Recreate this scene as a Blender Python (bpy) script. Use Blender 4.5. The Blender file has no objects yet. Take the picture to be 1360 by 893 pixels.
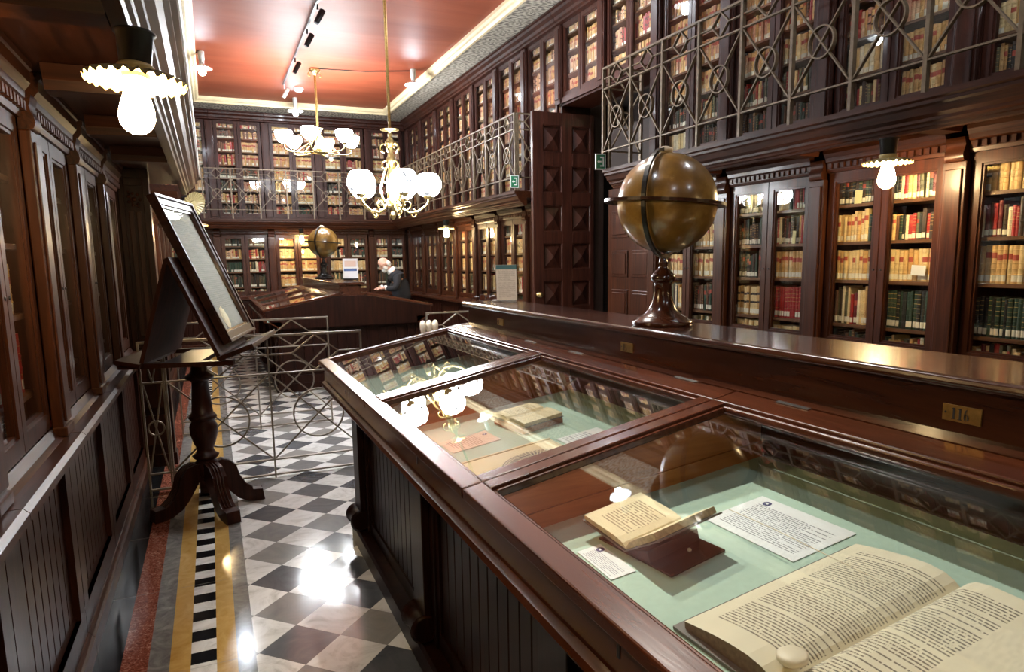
import bpy, math, random
from mathutils import Vector, Matrix, Euler
random.seed(7)
PI = math.pi
sc = bpy.context.scene
COL = sc.collection

# ------------------------------------------------------------------ materials
def new_mat(name):
    m = bpy.data.materials.new(name); m.use_nodes = True
    nt = m.node_tree; nt.nodes.clear()
    out = nt.nodes.new('ShaderNodeOutputMaterial')
    return m, nt, out

def N(nt, t, **kw):
    n = nt.nodes.new(t)
    for k, v in kw.items():
        if k in n.inputs: n.inputs[k].default_value = v
        else: setattr(n, k, v)
    return n

def L(nt, a, ao, b, bi): nt.links.new(a.outputs[ao], b.inputs[bi])

def ramp(nt, stops, interp='LINEAR'):
    r = nt.nodes.new('ShaderNodeValToRGB'); cr = r.color_ramp; cr.interpolation = interp
    while len(cr.elements) < len(stops): cr.elements.new(0.5)
    for e, (p, c) in zip(cr.elements, stops):
        e.position = p; e.color = (*c, 1)
    return r

def bsdf(nt, out, base=(0.8, 0.8, 0.8), rough=0.5, metal=0.0, coat=0.0, spec=0.5, coat_rough=0.1):
    b = nt.nodes.new('ShaderNodeBsdfPrincipled')
    b.inputs['Base Color'].default_value = (*base, 1)
    b.inputs['Roughness'].default_value = rough
    b.inputs['Metallic'].default_value = metal
    b.inputs['Specular IOR Level'].default_value = spec
    b.inputs['Coat Weight'].default_value = coat
    b.inputs['Coat Roughness'].default_value = coat_rough
    nt.links.new(b.outputs[0], out.inputs[0])
    return b

def wood(name, dark, light, scale, rough=0.40, coat=0.08, bump=0.04, spec=0.24):
    m, nt, out = new_mat(name)
    b = bsdf(nt, out, light, rough, 0, coat, spec)
    tc = N(nt, 'ShaderNodeTexCoord'); mp = N(nt, 'ShaderNodeMapping'); mp.inputs['Scale'].default_value = scale
    L(nt, tc, 'Object', mp, 'Vector')
    n1 = N(nt, 'ShaderNodeTexNoise', Scale=1.0, Detail=7.0, Roughness=0.62, Distortion=1.2)
    L(nt, mp, 0, n1, 'Vector')
    r = ramp(nt, [(0.28, dark), (0.72, light)])
    L(nt, n1, 'Fac', r, 'Fac')
    n2 = N(nt, 'ShaderNodeTexNoise', Scale=1.7, Detail=3.0)
    L(nt, tc, 'Object', n2, 'Vector')
    r2 = ramp(nt, [(0.3, (0.72, 0.70, 0.70)), (0.7, (1.12, 1.08, 1.05))])
    L(nt, n2, 'Fac', r2, 'Fac')
    mx = N(nt, 'ShaderNodeMixRGB', blend_type='MULTIPLY'); mx.inputs[0].default_value = 1
    L(nt, r, 0, mx, 1); L(nt, r2, 0, mx, 2); L(nt, mx, 0, b, 'Base Color')
    bp = N(nt, 'ShaderNodeBump', Strength=bump, Distance=0.01); L(nt, n1, 'Fac', bp, 'Height'); L(nt, bp, 0, b, 'Normal')
    return m

def plain(name, base, rough=0.5, metal=0.0, var=0.18, scale=18.0, coat=0.0, spec=0.5, bump=0.0, bscale=None):
    m, nt, out = new_mat(name)
    b = bsdf(nt, out, base, rough, metal, coat, spec)
    tc = N(nt, 'ShaderNodeTexCoord')
    n = N(nt, 'ShaderNodeTexNoise', Scale=scale, Detail=4.0); L(nt, tc, 'Object', n, 'Vector')
    r = ramp(nt, [(0.25, tuple(c * (1 - var) for c in base)), (0.75, tuple(min(1, c * (1 + var)) for c in base))])
    L(nt, n, 'Fac', r, 'Fac'); L(nt, r, 0, b, 'Base Color')
    if bump:
        n3 = N(nt, 'ShaderNodeTexNoise', Scale=bscale or scale * 4, Detail=3.0); L(nt, tc, 'Object', n3, 'Vector')
        bp = N(nt, 'ShaderNodeBump', Strength=bump, Distance=0.01); L(nt, n3, 'Fac', bp, 'Height'); L(nt, bp, 0, b, 'Normal')
    return m

def emit(name, color, strength):
    m, nt, out = new_mat(name)
    e = N(nt, 'ShaderNodeEmission'); e.inputs['Color'].default_value = (*color, 1); e.inputs['Strength'].default_value = strength
    nt.links.new(e.outputs[0], out.inputs[0])
    return m

def thin_glass(name, tint=(0.97, 0.98, 0.97), f0=0.05, gain=0.95, rough=0.012):
    m, nt, out = new_mat(name)
    tr = N(nt, 'ShaderNodeBsdfTransparent'); tr.inputs[0].default_value = (*tint, 1)
    gl = N(nt, 'ShaderNodeBsdfGlossy'); gl.inputs['Roughness'].default_value = rough; gl.inputs['Color'].default_value = (1, 1, 1, 1)
    lw = N(nt, 'ShaderNodeLayerWeight'); lw.inputs['Blend'].default_value = 0.5
    p = N(nt, 'ShaderNodeMath', operation='POWER'); L(nt, lw, 'Facing', p, 0); p.inputs[1].default_value = 5.0
    ma = N(nt, 'ShaderNodeMath', operation='MULTIPLY_ADD'); L(nt, p, 0, ma, 0); ma.inputs[1].default_value = gain; ma.inputs[2].default_value = f0
    ma.use_clamp = True
    mx = N(nt, 'ShaderNodeMixShader'); L(nt, ma, 0, mx, 0); L(nt, tr, 0, mx, 1); L(nt, gl, 0, mx, 2)
    nt.links.new(mx.outputs[0], out.inputs[0])
    return m

DK, LT = (0.014, 0.0040, 0.0018), (0.080, 0.0225, 0.0074)
M = {}
M['wood_v'] = wood('mahogany upright grain', DK, LT, (28, 28, 1.6))
M['wood_x'] = wood('mahogany cross grain', DK, LT, (1.6, 28, 28))
M['wood_y'] = wood('mahogany long grain', DK, LT, (28, 1.4, 28))
M['wood_dark'] = wood('dark stained mahogany', (0.010, 0.0026, 0.0014), (0.046, 0.0125, 0.0062), (26, 26, 1.5), 0.36, 0.06, spec=0.16)
M['wood_case'] = wood('red polished mahogany', (0.028, 0.0075, 0.0032), (0.105, 0.029, 0.0110), (26, 1.3, 26), 0.22, 0.6)
M['wood_casex'] = wood('red polished mahogany cross', (0.028, 0.0075, 0.0032), (0.105, 0.029, 0.0110), (1.3, 26, 26), 0.22, 0.6)
M['wood_body'] = wood('dark case body wood', (0.006, 0.0018, 0.0010), (0.028, 0.0080, 0.0042), (24, 24, 1.3), 0.36, 0.04, spec=0.12)
M['wood_ridge'] = wood('brown polished counter wood', (0.022, 0.0062, 0.003), (0.076, 0.022, 0.009), (22, 1.1, 22), 0.24, 0.55)
M['wood_orange'] = wood('orange brown inner wood', (0.24, 0.078, 0.022), (0.46, 0.175, 0.056), (2.0, 24, 24), 0.4, 0.1)
M['wood_gallery'] = wood('gallery mahogany', (0.016, 0.0048, 0.0034), (0.076, 0.0225, 0.0125), (26, 26, 1.5), 0.42, 0.08)
M['wood_desk'] = wood('matt lectern board', (0.012, 0.0035, 0.002), (0.05, 0.015, 0.0075), (24, 24, 1.5), 0.6, 0.0, spec=0.08)
M['wood_shelf'] = wood('shelf board edge', (0.08, 0.035, 0.016), (0.22, 0.11, 0.055), (2, 26, 26), 0.4, 0.15)
M['glass'] = thin_glass('bookcase glass', f0=0.04, gain=0.7)
M['matt_glass'] = thin_glass('non reflecting picture glass', f0=0.012, gain=0.10)
M['case_glass'] = thin_glass('display glass', (0.965, 0.985, 0.975), 0.055, 0.95, 0.004)
M['iron'] = plain('grey gilt iron', (0.165, 0.122, 0.075), 0.45, 0.25, 0.25, 30)
M['steel'] = plain('brushed steel', (0.27, 0.235, 0.19), 0.34, 0.7, 0.15, 30)
M['brass'] = plain('polished brass', (0.56, 0.43, 0.19), 0.3, 1.0, 0.15, 25)
M['old_brass'] = plain('aged brass', (0.42, 0.27, 0.09), 0.35, 0.9, 0.3, 60)
M['black'] = plain('black metal', (0.012, 0.012, 0.013), 0.35, 0.4, 0.2, 20)
M['grey_tube'] = plain('light grey metal tube', (0.55, 0.55, 0.52), 0.4, 0.5, 0.1, 10)
M['silver'] = plain('silver hinge metal', (0.6, 0.6, 0.58), 0.25, 1.0, 0.1, 40)
M['cream'] = plain('cream gilt moulding', (0.74, 0.62, 0.38), 0.5, 0, 0.12, 10)
M['felt'] = plain('pale green lining cloth', (0.42, 0.56, 0.48), 0.9, 0, 0.05, 60, bump=0.1, bscale=600)
M['felt_tan'] = plain('taupe lining cloth', (0.36, 0.30, 0.22), 0.9, 0, 0.05, 60, bump=0.1, bscale=600)
M['paper'] = plain('white paper', (0.80, 0.81, 0.83), 0.7, 0, 0.03, 8)
M['page'] = plain('aged page paper', (0.72, 0.60, 0.40), 0.8, 0, 0.08, 9)
M['page_edge'] = plain('page block edge', (0.55, 0.42, 0.24), 0.85, 0, 0.3, 120)
M['old_edge'] = plain('browned page edge', (0.17, 0.115, 0.065), 0.85, 0, 0.35, 120)
M['ivory'] = plain('ivory turned wood', (0.78, 0.68, 0.52), 0.45, 0, 0.08, 20)
M['porcelain'] = plain('cream porcelain', (0.42, 0.34, 0.15), 0.3, 0, 0.05, 20, coat=0.4)
M['skin'] = plain('skin', (0.62, 0.34, 0.25), 0.5, 0, 0.1, 30)
M['hair'] = plain('white grey hair', (0.62, 0.60, 0.57), 0.7, 0, 0.2, 60)
M['navy'] = plain('dark navy wool', (0.007, 0.008, 0.012), 0.85, 0, 0.25, 50)
M['trouser'] = plain('grey trouser cloth', (0.05, 0.05, 0.055), 0.85, 0, 0.2, 50)
M['white_cloth'] = plain('white shirt cloth', (0.75, 0.75, 0.74), 0.8, 0, 0.06, 40)
M['teal'] = plain('teal print', (0.07, 0.20, 0.25), 0.5, 0, 0.06, 20)
M['blue'] = plain('blue print', (0.05, 0.11, 0.30), 0.5, 0, 0.1, 20)
M['ink'] = plain('dark ink', (0.03, 0.028, 0.03), 0.7, 0, 0.1, 50)
M['navy_ink'] = plain('violet navy emblem', (0.03, 0.03, 0.14), 0.6, 0, 0.1, 50)
M['green_sign'] = plain('exit sign green', (0.01, 0.16, 0.07), 0.4, 0, 0.05, 30)
M['white_paint'] = plain('white paint', (0.8, 0.8, 0.78), 0.5, 0, 0.04, 10)
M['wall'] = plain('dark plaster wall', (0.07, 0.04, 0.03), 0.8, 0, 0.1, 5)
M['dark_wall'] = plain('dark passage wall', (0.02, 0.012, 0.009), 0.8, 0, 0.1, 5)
M['green_glow'] = emit('green exit sign glow', (0.35, 0.9, 0.45), 0.5)
M['acrylic'] = thin_glass('clear acrylic', (0.96, 0.97, 0.97), 0.06, 0.9, 0.02)
M['yellow_note'] = plain('pale yellow slip', (0.80, 0.74, 0.38), 0.7, 0, 0.04, 20)
M['leather_grey'] = plain('grey leather', (0.10, 0.085, 0.07), 0.5, 0, 0.25, 40)
WARM = (1.0, 0.72, 0.36)
COOL = (0.84, 0.91, 1.0)
NEUT = (1.0, 0.93, 0.82)
M['bulb_warm'] = emit('warm bulb', WARM, 66)
M['bulb_cool'] = emit('cool bulb', COOL, 130)
def etched_emit(name, color, strength, scale):
    m, nt, out = new_mat(name)
    e = N(nt, 'ShaderNodeEmission'); e.inputs['Color'].default_value = (*color, 1)
    tc = N(nt, 'ShaderNodeTexCoord'); v = N(nt, 'ShaderNodeTexVoronoi', feature='DISTANCE_TO_EDGE', Scale=scale); L(nt, tc, 'Object', v, 'Vector')
    r = ramp(nt, [(0.05, (0.0035, 0.0035, 0.0035)), (0.10, (1, 1, 1))]); L(nt, v, 'Distance', r, 'Fac')
    mm = N(nt, 'ShaderNodeMath', operation='MULTIPLY'); L(nt, r, 0, mm, 0); mm.inputs[1].default_value = strength; L(nt, mm, 0, e, 'Strength')
    nt.links.new(e.outputs[0], out.inputs[0])
    return m
M['globe_lit'] = etched_emit('lit etched chandelier globe', (0.93, 0.965, 1.0), 46, 15)
M['bowl_lit'] = emit('lit chandelier bowl', (0.93, 0.965, 1.0), 32)
M['led'] = emit('case light strip', (1.0, 0.86, 0.66), 4)

def text_mat(name, paper, ink, line, word, margins=(0.1, 0.9, 0.08, 0.92), para=5.0, cols=1):
    """printed page: rows of word-like dashes inside the margins (UV 0..1, v up)"""
    m, nt, out = new_mat(name)
    b = bsdf(nt, out, paper, 0.75)
    tc = N(nt, 'ShaderNodeTexCoord'); sp = N(nt, 'ShaderNodeSeparateXYZ'); L(nt, tc, 'UV', sp, 0)
    def math_(op, a, bb=None):
        n = N(nt, 'ShaderNodeMath', operation=op)
        for i, v in enumerate((a, bb)):
            if v is None: continue
            if isinstance(v, (int, float)): n.inputs[i].default_value = v
            else: nt.links.new(v, n.inputs[i])
        return n.outputs[0]
    u, v = sp.outputs[0], sp.outputs[1]
    row = math_('FLOOR', math_('MULTIPLY', v, float(line)))
    fr = math_('FRACT', math_('MULTIPLY', v, float(line)))
    inrow = math_('MULTIPLY', math_('GREATER_THAN', fr, 0.30), math_('LESS_THAN', fr, 0.72))
    cx = N(nt, 'ShaderNodeCombineXYZ')
    nt.links.new(math_('MULTIPLY', u, float(word)), cx.inputs[0]); nt.links.new(math_('MULTIPLY', row, 7.31), cx.inputs[1])
    no = N(nt, 'ShaderNodeTexNoise', Scale=1.0, Detail=2.0); nt.links.new(cx.outputs[0], no.inputs['Vector'])
    word_on = math_('GREATER_THAN', no.outputs['Fac'], 0.43)
    wn = N(nt, 'ShaderNodeTexWhiteNoise', noise_dimensions='1D'); nt.links.new(math_('FLOOR', math_('DIVIDE', row, para)), wn.inputs['W'])
    wn2 = N(nt, 'ShaderNodeTexWhiteNoise', noise_dimensions='1D'); nt.links.new(row, wn2.inputs['W'])
    gap = math_('LESS_THAN', math_('ABSOLUTE', math_('SUBTRACT', math_('MODULO', row, para * 2 + 1), 0.0)), 0.5)
    notgap = math_('SUBTRACT', 1.0, gap)
    right = math_('SUBTRACT', margins[1], math_('MULTIPLY', math_('GREATER_THAN', wn2.outputs[0], 0.82), 0.22))
    mask = math_('MULTIPLY', math_('GREATER_THAN', u, margins[0]), math_('LESS_THAN', u, right))
    mask = math_('MULTIPLY', mask, math_('MULTIPLY', math_('GREATER_THAN', v, margins[2]), math_('LESS_THAN', v, margins[3])))
    if cols == 2:
        mid = (margins[0] + margins[1]) / 2
        mask = math_('MULTIPLY', mask, math_('GREATER_THAN', math_('ABSOLUTE', math_('SUBTRACT', u, mid)), 0.02))
    fac = math_('MULTIPLY', math_('MULTIPLY', inrow, word_on), math_('MULTIPLY', mask, notgap))
    n2 = N(nt, 'ShaderNodeTexNoise', Scale=5.0, Detail=4.0); L(nt, tc, 'UV', n2, 'Vector')
    rp = ramp(nt, [(0.3, tuple(c * 0.9 for c in paper)), (0.7, paper)]); L(nt, n2, 'Fac', rp, 'Fac')
    mx = N(nt, 'ShaderNodeMixRGB'); nt.links.new(math_('MULTIPLY', fac, 0.82), mx.inputs[0]); L(nt, rp, 0, mx, 1); mx.inputs[2].default_value = (*ink, 1)
    L(nt, mx, 0, b, 'Base Color')
    return m

M['text_white'] = text_mat('printed white sheet', (0.80, 0.81, 0.84), (0.10, 0.10, 0.13), 26, 60, (0.1, 0.92, 0.12, 0.80), 20)
M['text_card'] = text_mat('printed small card', (0.80, 0.80, 0.82), (0.22, 0.22, 0.28), 13, 30, (0.1, 0.92, 0.1, 0.68), 20)
M['text_pink'] = text_mat('printed pink sheet', (0.74, 0.56, 0.47), (0.28, 0.18, 0.16), 20, 44, (0.12, 0.9, 0.12, 0.72), 30)
M['text_sign'] = text_mat('printed information sheet', (0.88, 0.86, 0.84), (0.50, 0.47, 0.46), 30, 36, (0.1, 0.92, 0.06, 0.86), 7)
M['text_big'] = text_mat('old printed folio page', (0.80, 0.72, 0.55), (0.07, 0.055, 0.04), 58, 90, (0.14, 0.93, 0.10, 0.93), 8)
M['text_big2'] = text_mat('old printed folio page two columns', (0.80, 0.72, 0.55), (0.07, 0.055, 0.04), 54, 90, (0.06, 0.72, 0.08, 0.92), 6)
M['text_small'] = text_mat('old printed small page', (0.78, 0.65, 0.42), (0.22, 0.15, 0.09), 20, 26, (0.12, 0.62, 0.16, 0.86), 30)
M['text_linen'] = text_mat('grey parchment sheet', (0.30, 0.285, 0.24), (0.21, 0.20, 0.165), 60, 120, (0.06, 0.94, 0.16, 0.94), 30)

def floor_mat():
    m, nt, out = new_mat('marble diamond floor')
    b = bsdf(nt, out, (0.6, 0.6, 0.6), 0.125, 0, 0.0, 0.32, 0.10)
    tc = N(nt, 'ShaderNodeTexCoord'); sp = N(nt, 'ShaderNodeSeparateXYZ'); L(nt, tc, 'Object', sp, 0)
    X, Y = sp.outputs[0], sp.outputs[1]
    def mt(op, a, bb=None, c=None):
        n = N(nt, 'ShaderNodeMath', operation=op)
        for i, v in enumerate((a, bb, c)):
            if v is None: continue
            if isinstance(v, (int, float)): n.inputs[i].default_value = v
            else: nt.links.new(v, n.inputs[i])
        return n.outputs[0]
    d = 0.33135
    xs = mt('MULTIPLY', mt('SUBTRACT', X, 0.0705), 1 / d); ys = mt('MULTIPLY', mt('SUBTRACT', Y, 4.1401), 1 / d)
    a, bb = mt('ADD', xs, ys), mt('SUBTRACT', xs, ys)
    fa, fb = mt('FLOOR', a), mt('FLOOR', bb)
    par = mt('ABSOLUTE', mt('MODULO', mt('ADD', fa, fb), 2.0))     # 0 = dark
    cell = N(nt, 'ShaderNodeCombineXYZ'); nt.links.new(fa, cell.inputs[0]); nt.links.new(fb, cell.inputs[1])
    wn = N(nt, 'ShaderNodeTexWhiteNoise', noise_dimensions='3D'); L(nt, cell, 0, wn, 'Vector')
    off = N(nt, 'ShaderNodeVectorMath', operation='MULTIPLY_ADD'); L(nt, wn, 'Color', off, 0); off.inputs[1].default_value = (9, 9, 9); L(nt, tc, 'Object', off, 2)
    vein = N(nt, 'ShaderNodeTexNoise', Scale=5.0, Detail=8.0, Roughness=0.65, Distortion=2.2); L(nt, off, 0, vein, 'Vector')
    dark = ramp(nt, [(0.15, (0.045, 0.050, 0.060)), (0.5, (0.125, 0.130, 0.138)), (0.9, (0.28, 0.265, 0.245))])
    dsel = mt('ADD', mt('MULTIPLY', wn.outputs[0], 0.7), mt('MULTIPLY', vein.outputs['Fac'], 0.45)); nt.links.new(dsel, dark.inputs[0])
    lite = ramp(nt, [(0.25, (0.42, 0.41, 0.38)), (0.5, (0.72, 0.715, 0.69)), (0.75, (0.82, 0.82, 0.80))]); L(nt, vein, 'Fac', lite, 'Fac')
    tile = N(nt, 'ShaderNodeMixRGB'); nt.links.new(par, tile.inputs[0]); L(nt, dark, 0, tile, 1); L(nt, lite, 0, tile, 2)
    def joint(v):
        f = mt('FRACT', v); return mt('MAXIMUM', mt('LESS_THAN', f, 0.006), mt('GREATER_THAN', f, 0.994))
    jn = mt('MAXIMUM', joint(a), joint(bb))
    tj = N(nt, 'ShaderNodeMixRGB'); nt.links.new(mt('MULTIPLY', jn, 0.5), tj.inputs[0]); L(nt, tile, 0, tj, 1); tj.inputs[2].default_value = (0.12, 0.11, 0.10, 1)
    # border strips, by |distance| from the left wall
    v2 = N(nt, 'ShaderNodeTexNoise', Scale=9.0, Detail=8.0, Roughness=0.7, Distortion=1.5); L(nt, tc, 'Object', v2, 'Vector')
    v3 = N(nt, 'ShaderNodeTexNoise', Scale=38.0, Detail=5.0, Roughness=0.7, Distortion=2.5); L(nt, tc, 'Object', v3, 'Vector')
    red = ramp(nt, [(0.32, (0.070, 0.015, 0.008)), (0.52, (0.22, 0.060, 0.034)), (0.68, (0.46, 0.26, 0.19))]); L(nt, v3, 'Fac', red, 'Fac')
    grey = ramp(nt, [(0.3, (0.09, 0.09, 0.09)), (0.6, (0.22, 0.215, 0.205)), (0.8, (0.38, 0.37, 0.35))]); L(nt, v2, 'Fac', grey, 'Fac')
    yel = ramp(nt, [(0.3, (0.42, 0.24, 0.06)), (0.7, (0.58, 0.38, 0.13))]); L(nt, v2, 'Fac', yel, 'Fac')
    blk = ramp(nt, [(0.3, (0.003, 0.003, 0.0035)), (0.8, (0.014, 0.015, 0.016))]); L(nt, v2, 'Fac', blk, 'Fac')
    blo = mt('LESS_THAN', mt('FRACT', mt('DIVIDE', mt('SUBTRACT', Y, 2.84), 0.1815)), 0.5)
    chk = N(nt, 'ShaderNodeMixRGB'); nt.links.new(blo, chk.inputs[0]); L(nt, lite, 0, chk, 1); chk.inputs[2].default_value = (0.008, 0.008, 0.009, 1)
    cur = tj
    for lim, src in ((0.058, grey), (-0.012, yel), (-0.09, chk), (-0.187, yel), (-0.265, grey), (-0.345, red), (-0.445, blk)):
        mx = N(nt, 'ShaderNodeMixRGB'); nt.links.new(mt('LESS_THAN', X, lim), mx.inputs[0]); L(nt, cur, 0, mx, 1); L(nt, src, 0, mx, 2); cur = mx
    sj = mt('MULTIPLY', mt('LESS_THAN', mt('FRACT', mt('DIVIDE', mt('ADD', Y, 0.31), 0.78)), 0.006), mt('LESS_THAN', X, 0.058))
    mx = N(nt, 'ShaderNodeMixRGB'); nt.links.new(mt('MULTIPLY', sj, 0.45), mx.inputs[0]); L(nt, cur, 0, mx, 1); mx.inputs[2].default_value = (0.25, 0.23, 0.2, 1); cur = mx
    L(nt, cur, 0, b, 'Base Color')
    return m
M['floor'] = floor_mat()

def ceiling_mat():
    m, nt, out = new_mat('terracotta red ceiling')
    b = bsdf(nt, out, (0.5, 0.12, 0.06), 0.55, spec=0.35)
    tc = N(nt, 'ShaderNodeTexCoord'); mp = N(nt, 'ShaderNodeMapping'); mp.inputs['Scale'].default_value = (0.5, 2.2, 1); L(nt, tc, 'Object', mp, 0)
    n = N(nt, 'ShaderNodeTexNoise', Scale=1.0, Detail=5.0, Distortion=0.6); L(nt, mp, 0, n, 'Vector')
    r = ramp(nt, [(0.3, (0.20, 0.040, 0.016)), (0.7, (0.29, 0.070, 0.030))]); L(nt, n, 'Fac', r, 'Fac'); L(nt, r, 0, b, 'Base Color')
    bp = N(nt, 'ShaderNodeBump', Strength=0.15, Distance=0.05); L(nt, n, 'Fac', bp, 'Height'); L(nt, bp, 0, b, 'Normal')
    return m
M['ceiling'] = ceiling_mat()

def frieze_mat():
    m, nt, out = new_mat('stencilled grey frieze')
    b = bsdf(nt, out, (0.4, 0.38, 0.33), 0.6)
    tc = N(nt, 'ShaderNodeTexCoord'); sp = N(nt, 'ShaderNodeSeparateXYZ'); L(nt, tc, 'UV', sp, 0)
    def mt(op, a, bb=None):
        n = N(nt, 'ShaderNodeMath', operation=op)
        for i, v in enumerate((a, bb)):
            if v is None: continue
            if isinstance(v, (int, float)): n.inputs[i].default_value = v
            else: nt.links.new(v, n.inputs[i])
        return n.outputs[0]
    fx = mt('SUBTRACT', mt('FRACT', mt('MULTIPLY', sp.outputs[1], 2.6)), 0.5); fy = mt('SUBTRACT', sp.outputs[0], 0.5)
    rad = mt('SQRT', mt('ADD', mt('MULTIPLY', fx, fx), mt('MULTIPLY', fy, fy)))
    ang = mt('ARCTAN2', fy, fx)
    petal = mt('SINE', mt('MULTIPLY', ang, 10.0)); rings = mt('SINE', mt('MULTIPLY', rad, 34.0))
    no = N(nt, 'ShaderNodeTexNoise', Scale=14.0, Detail=3.0); L(nt, tc, 'UV', no, 'Vector')
    tot = mt('ADD', mt('MULTIPLY', mt('MULTIPLY', petal, rings), 0.35), no.outputs['Fac'])
    r = ramp(nt, [(0.3, (0.13, 0.115, 0.095)), (0.5, (0.36, 0.33, 0.27)), (0.75, (0.52, 0.48, 0.40))]); nt.links.new(tot, r.inputs[0]); L(nt, r, 0, b, 'Base Color')
    return m
M['frieze'] = frieze_mat()

def globe_mat():
    m, nt, out = new_mat('varnished antique map globe')
    b = bsdf(nt, out, (0.3, 0.17, 0.05), 0.28, 0, 0.5)
    tc = N(nt, 'ShaderNodeTexCoord')
    n = N(nt, 'ShaderNodeTexNoise', Scale=5.0, Detail=8.0, Roughness=0.65); L(nt, tc, 'Object', n, 'Vector')
    r = ramp(nt, [(0.25, (0.050, 0.024, 0.005)), (0.5, (0.20, 0.108, 0.022)), (0.75, (0.42, 0.26, 0.075))]); L(nt, n, 'Fac', r, 'Fac')
    n2 = N(nt, 'ShaderNodeTexNoise', Scale=7.0, Detail=6.0, Roughness=0.7); L(nt, tc, 'Object', n2, 'Vector')
    r2 = ramp(nt, [(0.60, (0, 0, 0)), (0.72, (0.8, 0.8, 0.8))]); L(nt, n2, 'Fac', r2, 'Fac')
    mx = N(nt, 'ShaderNodeMixRGB'); L(nt, r2, 0, mx, 0); L(nt, r, 0, mx, 1); mx.inputs[2].default_value = (0.62, 0.45, 0.20, 1)
    L(nt, mx, 0, b, 'Base Color')
    return m
M['globe'] = globe_mat()

# books: cloth, leather and vellum
BK = {
 'tan': (0.52, 0.30, 0.105), 'tan2': (0.59, 0.37, 0.15), 'pale': (0.64, 0.47, 0.235), 'rose': (0.50, 0.26, 0.17), 'buff': (0.58, 0.36, 0.22),
 'brown': (0.13, 0.055, 0.025), 'dark': (0.045, 0.026, 0.017), 'black': (0.016, 0.017, 0.015), 'green': (0.020, 0.045, 0.028), 'olive': (0.12, 0.11, 0.055),
 'red': (0.33, 0.018, 0.018), 'maroon': (0.13, 0.014, 0.018), 'blue': (0.05, 0.07, 0.10), 'cream': (0.70, 0.60, 0.42), 'grey': (0.22, 0.21, 0.18),
 'tag': (0.70, 0.66, 0.55), 'lab_red': (0.36, 0.060, 0.035), 'lab_dark': (0.04, 0.025, 0.015), 'gold': (0.45, 0.30, 0.10), 'block': (0.50, 0.40, 0.25)}
BKN = list(BK); BKM = []
for k in BKN: BKM.append(plain('book ' + k, tuple(min(0.86, c_ * 1.10) for c_ in BK[k]), 0.55 if k not in ('black', 'green', 'red', 'dark', 'maroon') else 0.42, 0.0, 0.30 if k not in ('tag',) else 0.1, 23))
BKI = {k: i for i, k in enumerate(BKN)}
WORDS = {'tan': 'tan vellum', 'tan2': 'light tan vellum', 'pale': 'pale parchment', 'rose': 'rosy tan', 'buff': 'buff', 'brown': 'brown leather', 'dark': 'dark brown leather',
         'black': 'black leather', 'green': 'dark green', 'olive': 'olive', 'red': 'bright red', 'maroon': 'maroon', 'blue': 'slate blue', 'cream': 'cream', 'grey': 'grey'}

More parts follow.
